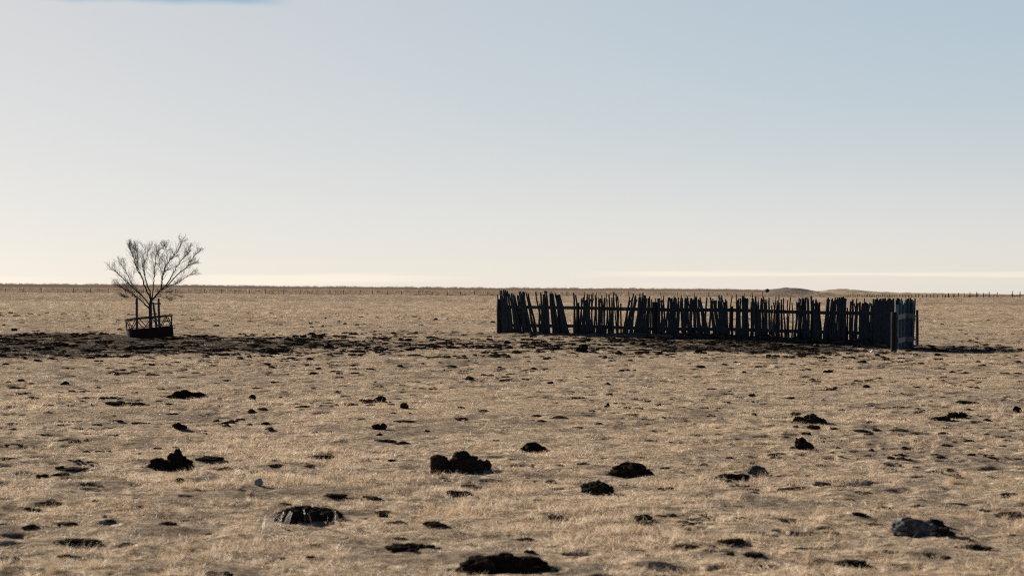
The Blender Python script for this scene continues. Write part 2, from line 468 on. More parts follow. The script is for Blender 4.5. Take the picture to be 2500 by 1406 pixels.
# ------------------------------------------------------------------ ground sheet
def build_ground():
    fine = np.linspace(-.34, .34, 760)                    # tan of the bearing inside the view
    def fan(yrow): return fine * yrow
    rows = [0.5, 2, 4, 6, 8, 10, 12]
    y = 13.0
    while y < 130: rows.append(y); y += max(.055, y * .0034)
    while y < 9000: rows.append(y); y *= 1.018
    rows += [391, 394, 396.2, 398, 401, 404.2, 408, 413, 420]
    rows = np.array(sorted(rows))
    side = np.array([1.0, 1.2, 1.7, 3.0, 7.0, 20.0])
    t = np.concatenate([-.34 * side[::-1][:-1] , fine, .34 * side[1:]])
    X = t[None, :] * np.maximum(rows, 8)[:, None]; Y = np.repeat(rows[:, None], len(t), 1)
    # rows behind the camera close the sheet
    back = np.array([-4000, -800, -150, -40, -12, -4.0])
    Xb = np.repeat(X[:1], len(back), 0) * np.array([40, 20, 8, 3, 1.6, 1.2])[:, None]
    Yb = np.repeat(back[:, None], len(t), 1)
    X = np.vstack([Xb, X]); Y = np.vstack([Yb, Y])
    Z = H(X, Y)
    verts = np.stack([X, Y, Z], -1).reshape(-1, 3)
    nr, nc = X.shape
    i = np.arange(nr - 1)[:, None] * nc + np.arange(nc - 1)[None, :]
    faces = np.stack([i, i + 1, i + nc + 1, i + nc], -1).reshape(-1, 4)
    me = np_mesh('ground', verts, faces)
    me.polygons.foreach_set('use_smooth', np.ones(len(faces), bool))
    def attr(name, val):
        a = me.attributes.new(name, 'FLOAT', 'POINT'); a.data.foreach_set('value', np.ascontiguousarray(val.ravel(), np.float32))
    attr('mud', mud_shade_mask(X, Y) * (Y > 20) * (Y < 120))
    attr('cover', 1 - sstep(.36, .50, cover_noise(X, Y)) * (1 - .9 * pock(X, Y) * (Y > 10) * (Y < 90)) * (Y < 200))
    attr('beyond', sstep(397, 401, Y + (fbm(X / 12, Y / 12, 5, 2) - .5) * 3))
    attr('ridge', sstep(640, 720, Y + (fbm(X / 60, Y / 60, 6, 2) - .5) * 120))
    me.materials.append(M_ground)
    o = bpy.data.objects.new('ground', me); COL.objects.link(o); o['kind'] = 'structure'
    return o
build_ground()

# ------------------------------------------------------------------ far hills
def hill_material():
    m, nt, b = mat('hill_grass'); T = NT(nt)
    pos = T.n('ShaderNodeNewGeometry').outputs['Position']
    a = T.ramp(T.noise(.3, 8, .7, pos), [(.3, (.075, .055, .042)), (.55, (.12, .088, .066)), (.75, (.17, .125, .09))])
    p = T.ramp(T.noise(.4, 6, .7, pos), [(.3, (.25, .18, .115)), (.7, (.38, .285, .18))])
    at_ = T.n('ShaderNodeAttribute', attribute_name='pale').outputs['Fac']
    T.l(T.mix(at_, a, p), b.inputs['Base Color']); b.inputs['Roughness'].default_value = 1; b.inputs['Specular IOR Level'].default_value = .1
    T.l(T.bump(T.noise(1.2, 6, .7, pos), 1.0, .6), b.inputs['Normal'])
    return m
M_hill = hill_material()

def build_hill(uv, d0, depth, pale_fn):
    us = np.linspace(uv[0][0], uv[-1][0], 90); vt = np.interp(us, [p[0] for p in uv], [p[1] for p in uv])
    k = np.ones(7) / 7; vt = np.convolve(np.pad(vt, 3, 'edge'), k, 'valid')
    tt = np.linspace(-1, 1, 40)
    U, Tt = np.meshgrid(us, tt)
    Y = d0 + Tt * depth; X = (U - 1250) / F * Y
    zt = CH - (vt - V0) / F * d0
    base = H(X, Y) - .4
    prof = np.clip(1 - Tt ** 2, 0, 1) ** .8
    edge = np.minimum(sstep(us[0], us[0] + 14, us), 1 - sstep(us[-1] - 14, us[-1], us))[None, :]
    bumpz = (fbm(X / 2.5, Y / 5, 77, 3) - .5) * .8
    Z = base + np.maximum(zt[None, :] - base, 0) * prof * (0.15 + .85 * edge) + bumpz * prof * edge
    verts = np.stack([X, Y, Z], -1).reshape(-1, 3); nr, nc = X.shape
    i = np.arange(nr - 1)[:, None] * nc + np.arange(nc - 1)[None, :]
    me = np_mesh('hill', verts, np.stack([i, i + 1, i + nc + 1, i + nc], -1).reshape(-1, 4))
    a = me.attributes.new('pale', 'FLOAT', 'POINT'); a.data.foreach_set('value', np.ascontiguousarray(pale_fn(U, Tt).ravel(), np.float32))
    me.materials.append(M_hill)
    o = bpy.data.objects.new('hill', me); COL.objects.link(o); o['kind'] = 'structure'
build_hill([(1862, 715), (1880, 708), (1893, 705), (1915, 704.2), (1940, 704), (1955, 706), (1975, 709), (2000, 713), (2040, 719), (2070, 723)], 470, 45,
           lambda U, t: sstep(1975, 1990, U - t * 8) * (1 - sstep(2000, 2030, U)) * .8 * (fbm(U / 8, t * 6, 3, 2)))  # left side stays darker brown, its shading put into the colour
build_hill([(1985, 716), (2005, 711.5), (2020, 708.5), (2040, 706), (2065, 706.5), (2090, 708.5), (2120, 712.5), (2180, 715), (2300, 718), (2420, 720.5), (2520, 722)], 560, 60,
           lambda U, t: sstep(-.9, -.2, -t) * (fbm(U / 20, t * 4, 9, 3)) * 1.3)

# ------------------------------------------------------------------ scatter (grass and other stuff nobody could count)
def clump_mesh(name, rng, n, rad, hmin, hmax, width, lean, material, curl=.5, segs=3):
    v = []; f = []
    for k in range(n):
        r = rad * math.sqrt(rng.random()); a = rng.random() * 6.283
        p = Vector((r * math.cos(a), r * math.sin(a), -.006))
        az_ = rng.random() * 6.283; L = rng.uniform(hmin, hmax); ln = rng.uniform(*lean)
        d = Vector((math.cos(az_) * math.sin(ln), math.sin(az_) * math.sin(ln), math.cos(ln)))
        sd = Vector((-math.sin(az_), math.cos(az_), 0)); fa = rng.random() * 6.283
        sd = (sd * math.cos(fa) + d.cross(sd) * math.sin(fa)).normalized()
        w = width * rng.uniform(.6, 1.3); cu = curl * rng.uniform(.2, 1.3); o = len(v)
        for s in range(segs + 1):
            t = s / segs; ww = w * (1 - t * .85) * .5
            v.append(p - sd * ww); v.append(p + sd * ww)
            d = (d + Vector((math.cos(az_), math.sin(az_), -.6)) * cu / segs).normalized()
            p = p + d * (L / segs)
            if p.z < .002: p.z = .002
        for s in range(segs): f.append((o + 2 * s, o + 2 * s + 1, o + 2 * s + 3, o + 2 * s + 2))
    me = bpy.data.meshes.new(name); me.from_pydata(v, [], f); me.materials.append(material); me.update()
    return me

def scatter(name, pts, scl, rotz, idx, meshes, tilt=None):
    src = bpy.data.collections.new(name + '_kinds')
    for i, me in enumerate(meshes):
        ob = bpy.data.objects.new('%s_kind_%02d' % (name, i), me); src.objects.link(ob)
    me = bpy.data.meshes.new(name); n = len(pts)
    me.vertices.add(n); me.vertices.foreach_set('co', np.ascontiguousarray(pts, np.float32).ravel())
    a = me.attributes.new('scl', 'FLOAT_VECTOR', 'POINT'); a.data.foreach_set('vector', np.ascontiguousarray(scl, np.float32).ravel())
    rot = np.zeros((n, 3), np.float32); rot[:, 2] = rotz
    if tilt is not None: rot[:, 0] = tilt
    a = me.attributes.new('rot', 'FLOAT_VECTOR', 'POINT'); a.data.foreach_set('vector', rot.ravel())
    a = me.attributes.new('idx', 'INT', 'POINT'); a.data.foreach_set('value', np.ascontiguousarray(idx, np.int32))
    for m_ in {x.materials[0].name: x.materials[0] for x in meshes}.values(): me.materials.append(m_)
    o = bpy.data.objects.new(name, me); COL.objects.link(o); o['kind'] = 'stuff'
    g = bpy.data.node_groups.new(name + '_scatter', 'GeometryNodeTree')
    g.interface.new_socket('Geometry', in_out='INPUT', socket_type='NodeSocketGeometry')
    g.interface.new_socket('Geometry', in_out='OUTPUT', socket_type='NodeSocketGeometry')
    gi = g.nodes.new('NodeGroupInput'); go = g.nodes.new('NodeGroupOutput')
    ci = g.nodes.new('GeometryNodeCollectionInfo'); ci.inputs['Collection'].default_value = src
    ci.inputs['Separate Children'].default_value = True; ci.inputs['Reset Children'].default_value = True
    ip = g.nodes.new('GeometryNodeInstanceOnPoints'); ip.inputs['Pick Instance'].default_value = True
    def na(nm, t):
        q = g.nodes.new('GeometryNodeInputNamedAttribute'); q.data_type = t; q.inputs['Name'].default_value = nm
        return q.outputs['Attribute']
    g.links.new(gi.outputs[0], ip.inputs['Points']); g.links.new(ci.outputs[0], ip.inputs['Instance'])
    g.links.new(na('idx', 'INT'), ip.inputs['Instance Index'])
    er = g.nodes.new('FunctionNodeEulerToRotation'); g.links.new(na('rot', 'FLOAT_VECTOR'), er.inputs[0])
    g.links.new(er.outputs[0], ip.inputs['Rotation']); g.links.new(na('scl', 'FLOAT_VECTOR'), ip.inputs['Scale'])
    g.links.new(ip.outputs[0], go.inputs[0])
    md = o.modifiers.new('scatter', 'NODES'); md.node_group = g
    return o

NR = np.random.default_rng(7)
def sample_field(d0, d1, density, spread=.40):
    n = int(density * spread * (d1 * d1 - d0 * d0))
    d = np.sqrt(NR.uniform(d0 * d0, d1 * d1, n)); x = NR.uniform(-spread, spread, n) * d
    return x, d

prng = random.Random(3)
turf = [clump_mesh('turf_patch', prng, 70, .16, .03, .085, .0042, (.3, 1.35), M_grass, .7) for _ in range(6)]
tuft = [clump_mesh('grass_tuft', prng, 46, .05, .07, .17, .0042, (.05, .75), M_grass, .55) for _ in range(4)]
bleach = [clump_mesh('straw_bits', prng, 6, .2, .03, .12, .006, (.7, 1.5), M_straw, .5, 4) for _ in range(4)]
kinds = turf + tuft + bleach

# tall brown grass along the far bank and on the skyline
tallm = [clump_mesh('tall_grass', prng, 60, .6, .25, .75, .03, (.02, .5), M_tall, .25) for _ in range(4)]
tallm += [clump_mesh('dark_weeds', prng, 60, .6, .2, .6, .04, (.02, .7), M_weed, .25) for _ in range(2)]
P2 = []; S2 = []
def push2(x, y, sc, scz): P2.append(np.stack([x, y, H(x, y)], -1)); S2.append(np.stack([sc, sc, scz], -1))
x, y = sample_field(398, 470, .09, .38); push2(x, y, NR.uniform(.8, 1.6, len(x)), NR.uniform(.5, 1.1, len(x)) * (1 - .4 * sstep(.02, .2, x / y)))
x, y = sample_field(960, 1010, .028, .38); push2(x, y, NR.uniform(1, 3, len(x)), NR.uniform(.3, 1.5, len(x)) * (1 - .5 * sstep(.0, .2, x / y)))
nd0 = sum(len(a) for a in P2)
x, y = sample_field(397.5, 402, .6, .38); kp = NR.random(len(x)) < (.35 + .65 * sstep(.4, .6, fbm(x / 6, y * 0, 201, 3))) * (1 - .7 * sstep(.12, .2, x / y)); x, y = x[kp], y[kp]
push2(x, y, NR.uniform(.8, 1.8, len(x)), NR.uniform(.4, .9, len(x)))
P2 = np.concatenate(P2); S2 = np.concatenate(S2)
scatter('tall_brown_grass', P2, S2, NR.uniform(0, 6.283, len(P2)), np.where(np.arange(len(P2)) < nd0, NR.integers(0, 4, len(P2)), NR.integers(4, 6, len(P2))), tallm)

# ------------------------------------------------------------------ dung heaps, clods, stones
def ico(sub):
    import bmesh
    bm = bmesh.new(); bmesh.ops.create_icosphere(bm, subdivisions=sub, radius=1.0)
    v = [x.co.copy() for x in bm.verts]; f = [tuple(q.index for q in x.verts) for x in bm.faces]; bm.free()
    return v, f
ICO = {k: ico(k) for k in (1, 2, 3, 4, 5)}

def lump_verts(center, rad, sub, rough, rng, fine=.5, floor=-.03):
    v, f = ICO[sub]; off = Vector((rng.random() * 50, rng.random() * 50, rng.random() * 50)); out = []
    for p in v:
        n1 = mnoise.noise(p * 1.3 + off); n2 = mnoise.noise(p * 3.1 + off * 1.7); n3 = mnoise.noise(p * 7.5 + off * .6); n4 = mnoise.noise(p * 16 + off)
        k = 1 + rough * (.55 * n1 + .35 * n2 + fine * (.28 * n3 + .16 * n4))
        q = Vector((p.x * rad[0], p.y * rad[1], p.z * rad[2])) * k + Vector(center)
        if q.z < floor: q.z = floor
        out.append(q)
    return out, f

def heap_mb(lumps, rng, rough=.7, sub=4, crumbs=14, spread=None):
    """lumps: list of (x, y, z, rx, ry, rz) in metres, ground at z=0"""
    mb = MB()
    for (x, y, z, rx, ry, rz) in lumps:
        v, f = lump_verts((x, y, z), (rx, ry, rz), sub, rough, rng); mb.add(v, f)
    wd = max(abs(l[0]) + l[3] for l in lumps)
    for k in range(crumbs):
        a = rng.random() * 6.283; rr = wd * rng.uniform(.7, 1.25); s = wd * rng.uniform(.03, .10)
        v, f = lump_verts((rr * math.cos(a), rr * .7 * math.sin(a), s * .3), (s * 1.3, s * 1.2, s * .8), 2, .8, rng, floor=-.02); mb.add(v, f)
    return mb

def px(d): return d / F      # metres per photo pixel at depth d

def place_heap(u, v, lumps_px, label, cat, name, material=M_dung, rough=.7, seed=0, sub=4, group=None, crumbs=14):
    """lumps_px in photo pixels relative to (u, v): (dx, up, rx, rz)"""
    p = ground_at(u, v); k = px(p.y); rng = random.Random(seed + int(u * 7 + v)); L = []
    for (dx, up, rx, rz) in lumps_px:
        L.append((dx * k, rng.uniform(-.2, .2) * rx * k, up * k, rx * k, rx * k * rng.uniform(.75, 1.0), rz * k))
    o = heap_mb(L, rng, rough, sub, crumbs).build(name, material)
    o.location = p
    tag(o, label, cat, group); DUNG.append((p.x, p.y, max(abs(l[0]) + l[2] for l in lumps_px) * k * (1.0 if rough < .7 or v < 1180 else .6)))
    return o

DUNG = []
BIG = [
 (1122, 1152, [(-48, 16, 24, 24), (2, 14, 40, 28), (40, 8, 26, 20), (58, 6, 20, 22)], 'largest black dung heap, a round ball beside a broad hump, centre foreground', .7),
 (412, 1144, [(20, 12, 25, 22), (22, 24, 14, 20), (-26, 8, 20, 14), (42, 8, 14, 15), (-44, 3, 14, 6)], 'jagged black dung heap with a sharp peak, left foreground', .9),
 (1541, 1164, [(-4, 8, 46, 26), (-34, 4, 22, 13), (34, 4, 22, 15)], 'smooth black dome shaped dung heap in the right centre foreground', .4),
 (1455, 1206, [(0, 14, 34, 18), (-18, 10, 20, 12), (22, 8, 20, 11), (10, 0, 24, 8)], 'crumbling dark dung heap just below the smooth dome heap', .9),
 (1788, 1172, [(0, 6, 36, 10), (22, 6, 18, 9), (-26, 3, 18, 6)], 'low black dung mound touching the round grey clump at its right', .6),
 (1232, 1396, [(-50, 12, 56, 24), (-4, 16, 52, 25), (56, 10, 50, 25), (-88, 4, 30, 14), (95, 2, 18, 14)], 'broad black dung mound at the bottom edge of the field', .5),
 (745, 1270, [(-20, 10, 50, 20), (30, 12, 48, 20), (66, 4, 28, 14)], 'black dung mound overhung by long bent straw, left centre foreground', .7),
 (1302, 1100, [(-2, 5, 26, 11), (14, 3, 18, 8)], 'rounded black dung mound behind and above the smooth dome heap', .7),
 (1957, 1094, [(-4, 8, 14, 14), (8, 5, 16, 10), (20, 1, 12, 5)], 'black dung clod with a pointed left tip, right of the field', .8),
 (1970, 1033, [(10, 8, 20, 13), (-20, 6, 14, 9), (34, 4, 12, 7)], 'twin humped black dung heap, right half of the field', .8),
 (1985, 1048, [(0, 4, 17, 8)], 'dark dung clod right below the twin humped heap', .6),
 (2335, 1022, [(-8, 6, 16, 10), (16, 6, 13, 9)], 'blocky double dung heap near the right edge of the field', .9),
 (2300, 1027, [(-12, 3, 16, 6), (10, 5, 12, 8)], 'low dung clod just left of the blocky double heap', .8),
 (448, 972, [(0, 7, 24, 10), (-20, 3, 22, 6), (6, 14, 12, 7)], 'stepped black dung heap in the left middle of the field', .8),
 (478, 966, [(0, 3, 24, 6), (-16, 4, 14, 6)], 'long low dung mound right behind the stepped black heap', .6),
 (310, 990, [(-28, 4, 24, 7), (0, 3, 24, 5), (30, 4, 18, 5)], 'long thin black dung ridge in the left middle of the field', .7),
 (440, 1047, [(-8, 8, 13, 8), (6, 4, 14, 7)], 'log shaped black dung clod slanting down to the right', .5),
 (926, 1049, [(-8, 6, 11, 8), (10, 7, 11, 8)], 'saddle shaped black dung clod in the middle of the field', .5),
 (920, 983, [(8, 6, 17, 11), (-14, 3, 18, 5)], 'dark dung clod sloping off to its left, centre field', .6),
 (985, 997, [(0, 6, 11, 8), (6, 4, 8, 6)], 'small rounded dung clod right of the sloping centre clod', .5),
 (1424, 858, [(2, 9, 13, 10), (-8, 4, 14, 7)], 'tallest dark dung pile on the churned ground before the pole fence', .8),
 (660, 864, [(-2, 6, 13, 9), (8, 4, 11, 6)], 'black dung pile at the front edge of the trampled ground', .6),
 (2483, 1007, [(0, 6, 10, 9)], 'black dung clod cut by the right edge of the picture', .6),
 (614, 977, [(3, 6, 9, 9)], 'single ball shaped dung clod in the left middle field', .3),
 (1484, 996, [(0, 5, 5, 7), (-5, 2, 6, 4)], 'small upright finger of dung in the middle of the field', .4),
 (820, 1213, [(0, 4, 34, 9), (-24, 2, 20, 5)], 'flat black lump above the straw covered mound', .6),
 (1120, 1208, [(-14, 6, 24, 10), (16, 5, 24, 8)], 'hollow edged flat dark lump below the largest heap', .8),
 (1625, 1197, [(-14, 4, 10, 7), (14, 4, 14, 8)], 'pair of small black dung lumps below the dome heap', .7),
 (1940, 1197, [(-14, 2, 26, 6), (14, 4, 18, 9)], 'long flat dark lump below the round grey clump', .7),
 (2005, 1184, [(0, 3, 26, 8)], 'flat dark lump right of the long flat lump, right foreground', .7),
 (180, 1148, [(0, 2, 44, 6), (-42, 6, 14, 8)], 'flat bluish dark lump with a raised left end, far left foreground', .6),
 (510, 1124, [(0, 3, 44, 10)], 'dark lump standing for a wide flat hollow right of the jagged heap', .6),  # raised dark lump in place of a hollow
 (785, 1120, [(0, 4, 32, 10)], 'grassy flat dark lump in the left centre foreground', .8),
 (410, 1280, [(0, 3, 28, 8)], 'small oval black lump standing for a hole left of the straw covered mound', .5),  # black lump in place of a hole in the ground
 (190, 1326, [(-10, 4, 44, 10), (30, 3, 30, 7)], 'long flat black lump in the bottom left foreground', .7),
 (22, 1370, [(0, 5, 32, 11)], 'flat black lump at the left edge near the bottom', .6),
 (1000, 1342, [(-20, 8, 34, 16), (20, 6, 34, 14), (60, 4, 24, 12), (-50, 4, 22, 12)], 'spread of crumbled grey dung above the bottom mound', .9),
 (1570, 1272, [(0, 8, 26, 13), (-14, 6, 14, 10)], 'rough dark dung lump in the right centre foreground grass', .8),
 (1362, 1274, [(0, 6, 28, 12), (18, 2, 20, 6)], 'dark crumbly dung lump half sunk in grass, centre foreground', .9),
 (1060, 1288, [(0, 5, 30, 11)], 'dark low dung lump right of the straw covered mound', .9),
 (935, 1262, [(0, 4, 15, 7), (6, 8, 7, 6)], 'small dark hooked dung lump beside the straw covered mound', .7),
 (970, 1280, [(0, 4, 30, 8)], 'grey edged low flat lump below the hooked lump', .9),
 (1672, 1336, [(0, 4, 22, 8), (-20, 3, 12, 6)], 'dark dung lumps in the bottom grass right of centre', .8),
 (1785, 1326, [(-18, 5, 26, 9), (18, 6, 26, 10)], 'wide flat dark lump in the bottom right centre grass', .8),
 (1785, 1356, [(0, 5, 14, 10)], 'small dark dung lump below the wide flat lump, bottom right centre', .7),
 (2080, 1378, [(0, 5, 46, 13)], 'blue black lump standing for a bush shadow at the bottom right of the field', .6),  # solid dark lump in place of a bush's shadow
 (2465, 1262, [(0, 6, 42, 13)], 'flat dark lump at the right edge above the grey rock', .8),
 (2380, 1340, [(-8, 8, 22, 11), (22, 2, 34, 6)], 'low dark dung mound right below the grey rock', .8),
 (1925, 1274, [(0, 4, 28, 9)], 'low slate dark flat lump left of the grey rock', .5),
 (2310, 1306, [(-6, 12, 20, 15), (-24, 6, 24, 14), (14, 2, 16, 8)], 'dark earth clod against the right side of the grey rock', .8),
]
n_ind = 0
for i, (u, v, lum, lab, rg) in enumerate(BIG):
    w = max(abs(l[0]) + l[2] for l in lum)
    q_ = 1.0 if i < 10 else .9 if i < 25 else .78
    lum = [(a_ * q_, b_ * q_ * (.8 if i >= 25 else 1), c_ * q_, d_ * q_ * (.8 if i >= 25 else 1)) for (a_, b_, c_, d_) in lum]  # the later flat lumps mostly stand for dark shadows in the grass
    place_heap(u, v, lum, lab, 'dung', 'dung_heap', M_dung if i < 25 and i % 3 else M_soil, rg * (1.25 if i > 2 else 1), i, 4 if w > 30 else 3, 'cow dung lying on the dry field', 14 if w > 30 else 6)
    n_ind += 1

# stones
place_heap(2222, 1304, [(-4, 12, 42, 24), (34, 8, 40, 17)], 'largest grey rock in the right foreground, pale on top', 'rock', 'rock', M_stone, .55, 5, 4, None, 0)
place_heap(1848, 1158, [(-2, 7, 21, 14), (10, 4, 17, 9)], 'round slate grey stone behind the low black dung mound', 'rock', 'rock', M_stone, .55, 6, 4, None, 0)
place_heap(631, 1186, [(0, 7, 11, 10)], 'small pale grey stone in the left centre foreground', 'rock', 'stone', M_pale, .25, 7, 3, None, 0)
place_heap(1299, 1143, [(0, 5, 5, 6)], 'tiny blue grey pebble behind the smooth dome heap', 'rock', 'stone', M_pale, .2, 8, 3, None, 0)

M_bone = simple_noise('white_scrap', [(.3, (.55, .53, .48)), (.7, (.8, .78, .72))], 12, .8, .1, .3, .004)
place_heap(2134, 862, [(-3, 3, 6, 4), (4, 1, 6, 3)], 'small white scrap on the dark ground just left of the fence corner post', 'scrap', 'white_scrap', M_bone, .5, 9, 3, None, 0)

# repeats: shared meshes, one object each
crng = random.Random(21)
def kind_mesh(kind):
    if kind == 'pat':
        L = [(crng.uniform(-.4, .4), crng.uniform(-.3, .3), .03, crng.uniform(.45, .75), crng.uniform(.4, .6), crng.uniform(.10, .2)) for _ in range(crng.choice((1, 2, 3)))]
        return heap_mb(L, crng, .8, 3, 5)
    if kind == 'clod':
        L = [(crng.uniform(-.3, .3), crng.uniform(-.3, .3), crng.uniform(.0, .12), crng.uniform(.4, .8), crng.uniform(.4, .6), crng.uniform(.18, .34)) for _ in range(crng.choice((1, 2, 3)))]
        return heap_mb(L, crng, .8, 3, 6)
PAT = []; CLOD = []
for k in range(9):
    for kind, lst, mname in (('pat', PAT, 'cow_pat'), ('clod', CLOD, 'dung_clod')):
        me = kind_mesh(kind).mesh(mname); me.materials.append(M_dung if k % 3 else M_soil); lst.append(me)

def zone(u, v):
    if v < 812: return 'in the pale grass behind the feeder and fence', 'dung in the grass behind the fence line'
    if v < 872 and u < 620: return 'on the trampled black ground around the feeder', 'dung on the trampled ground by the feeder'
    if v < 872 and u < 1215: return 'on the churned ground between tree and fence', 'dung between the tree and the fence'
    if v < 872 and u < 2175: return 'on the churned strip along the front of the pole fence', 'dung along the front of the fence'
    if v < 885: return 'in the grass right of the fence corner', 'dung right of the fence corner'
    side = 'left' if u < 830 else ('centre' if u < 1660 else 'right')
    if v < 960: return 'on the dry grass of the %s middle distance' % side, 'dung of the %s middle distance' % side
    if v < 1090: return 'on the dry grass of the %s mid field' % side, 'dung of the %s mid field' % side
    return 'on the dry grass of the %s foreground' % side, 'dung of the %s foreground' % side

def place_small(u, v, w, kind):
    global n_ind
    p = ground_at(u, v); k = px(p.y)
    me = crng.choice(PAT if kind == 'pat' else CLOD)
    nm = 'cow_pat' if kind == 'pat' else 'dung_clod'
    o = bpy.data.objects.new(nm, me); COL.objects.link(o)
    s = w * k * .5 / .8; o.location = p - Vector((0, 0, s * .05))
    o.scale = (s, s * crng.uniform(.8, 1.2), s * crng.uniform(.6, 1.1)); o.rotation_euler = (0, 0, crng.uniform(0, 6.283))
    DUNG.append((p.x, p.y, s * (.85 if v < 1090 else .5)))
    where, grp = zone(u, v)
    tag(o, ('small flat black cow pat ' if kind == 'pat' else 'small lumpy black dung clod ') + where, 'dung', ('flat pats: ' if kind == 'pat' else 'lumpy clods: ') + grp)
    n_ind += 1

SMALL = [(870, 892, 30), (820, 907, 30), (750, 892, 25), (720, 881, 20), (655, 890, 20), (665, 899, 22), (1098, 894, 24), (1138, 893, 28), (1218, 898, 19),
 (95, 881, 25), (60, 877, 17), (140, 876, 20), (365, 876, 26), (345, 878, 24), (500, 872, 30), (700, 838, 18), (770, 842, 26), (800, 850, 34), (840, 858, 30), (900, 850, 24),
 (960, 856, 20), (980, 858, 14), (1000, 856, 22), (925, 850, 22), (890, 846, 18), (820, 822, 20), (790, 818, 18), (760, 818, 30), (1060, 852, 18), (1130, 845, 18), (1195, 850, 18),
 (1225, 852, 18), (1240, 850, 16), (1330, 845, 24), (1340, 842, 18), (1320, 857, 26), (1550, 857, 20), (1575, 862, 18), (1610, 866, 26), (1715, 862, 20), (1290, 884, 16), (1300, 902, 24),
 (1330, 901, 28), (1515, 906, 22), (1590, 906, 12), (1680, 890, 18), (1710, 897, 22), (1760, 910, 20), (1625, 932, 22), (1660, 930, 18), (1735, 951, 30), (1435, 921, 24),
 (1610, 990, 22), (1530, 996, 28), (1750, 1005, 22), (1375, 1022, 50), (1325, 1030, 40), (1412, 1044, 30), (1460, 1036, 30), (1580, 1036, 20), (1760, 1045, 30), (1310, 1018, 40),
 (20, 934, 24), (50, 930, 30), (40, 948, 50), (85, 938, 30), (240, 950, 24), (70, 972, 46), (115, 991, 30), (176, 992, 30), (205, 972, 34), (265, 972, 40), (340, 978, 30), (390, 980, 28),
 (540, 974, 14), (630, 948, 30), (550, 930, 20), (25, 1037, 36), (30, 1050, 30), (95, 1062, 28), (285, 1028, 28), (195, 1052, 30), (120, 1008, 16), (735, 994, 42), (800, 985, 40), (640, 1002, 24),
 (910, 992, 20), (1000, 1010, 16), (960, 1010, 16), (1180, 1006, 24), (1120, 1022, 46), (990, 1030, 40), (660, 1050, 26), (800, 1056, 20), (770, 1058, 20), (1040, 1053, 26), (945, 1078, 60), (980, 1084, 50),
 (2392, 884, 18), (2485, 884, 20), (2328, 910, 18), (2335, 926, 20), (2270, 924, 18), (2300, 932, 24), (2385, 936, 16), (2225, 880, 16), (2200, 876, 18), (2155, 873, 18), (1985, 928, 18), (1908, 916, 16),
 (1845, 898, 11), (1932, 890, 10), (1960, 922, 14), (2095, 932, 30), (2020, 910, 24), (2240, 945, 24), (2345, 983, 50), (2305, 996, 22), (2365, 1002, 14), (2270, 1024, 20), (2410, 1018, 24), (2410, 1027, 26),
 (2120, 1034, 34), (2040, 1049, 26), (1850, 1049, 40), (1945, 1044, 26), (2095, 1053, 40), (2140, 1053, 24), (2190, 1050, 46), (2408, 1060, 20), (2440, 1068, 26), (2460, 1076, 20), (2488, 1074, 22),
 (2310, 1088, 36), (2125, 1101, 22), (2030, 1107, 24), (2420, 1118, 34), (2280, 1112, 30), (2490, 1120, 24), (1922, 1091, 10), (2190, 1137, 12), (2235, 1141, 24), (2320, 1150, 24), (1905, 1162, 30), (1970, 1162, 16),
 (865, 1131, 16), (680, 1138, 40), (755, 1140, 30), (925, 1122, 26), (960, 1126, 24), (1415, 1120, 34), (1472, 1120, 34), (1712, 1118, 24), (1780, 1118, 22), (340, 1108, 28), (12, 1118, 30), (25, 1120, 20), (235, 1132, 20),
 (320, 1172, 32), (95, 1168, 20), (130, 1230, 60), (68, 1240, 22), (230, 1222, 36), (910, 1216, 60), (1190, 1246, 36), (1395, 1238, 22), (1260, 1220, 26), (1310, 1222, 24), (1850, 1300, 60), (1880, 1308, 50),
 (260, 1275, 40), (160, 1282, 50), (80, 1288, 60), (600, 1310, 60), (665, 1312, 40), (700, 1364, 30), (760, 1362, 40), (1280, 1320, 60), (1300, 1240, 30), (2130, 1250, 26), (2030, 1300, 40), (1960, 1340, 40), (2000, 1290, 30)]
for (u, v, w) in SMALL:
    place_small(u, v, w, 'clod' if (w < 27 and crng.random() < .75) or v < 868 else 'pat')
for k in range(300 - n_ind):
    q = crng.random()
    if q < .42: u, v, w = crng.uniform(5, 1210), 818 + 50 * crng.random() ** .9, crng.uniform(10, 26)
    elif q < .62: u, v, w = crng.uniform(1210, 2160), crng.uniform(838, 872), crng.uniform(10, 22)
    elif q < .70: u, v, w = crng.uniform(430, 1200), crng.uniform(790, 820), crng.uniform(8, 16)
    else:
        v = crng.uniform(872, 1390); u = crng.uniform(5, 2495); w = (v - 700) * crng.uniform(.04, .10)
    place_small(u, v, w, 'clod' if crng.random() < .6 else 'pat')

# short dry turf, tufts and straw bits
P = []; S = []; I = []
def push(x, y, sc, scz, idx):
    z = H(x, y); P.append(np.stack([x, y, z], -1)); S.append(np.stack([sc, sc, sc * scz], -1)); I.append(idx)

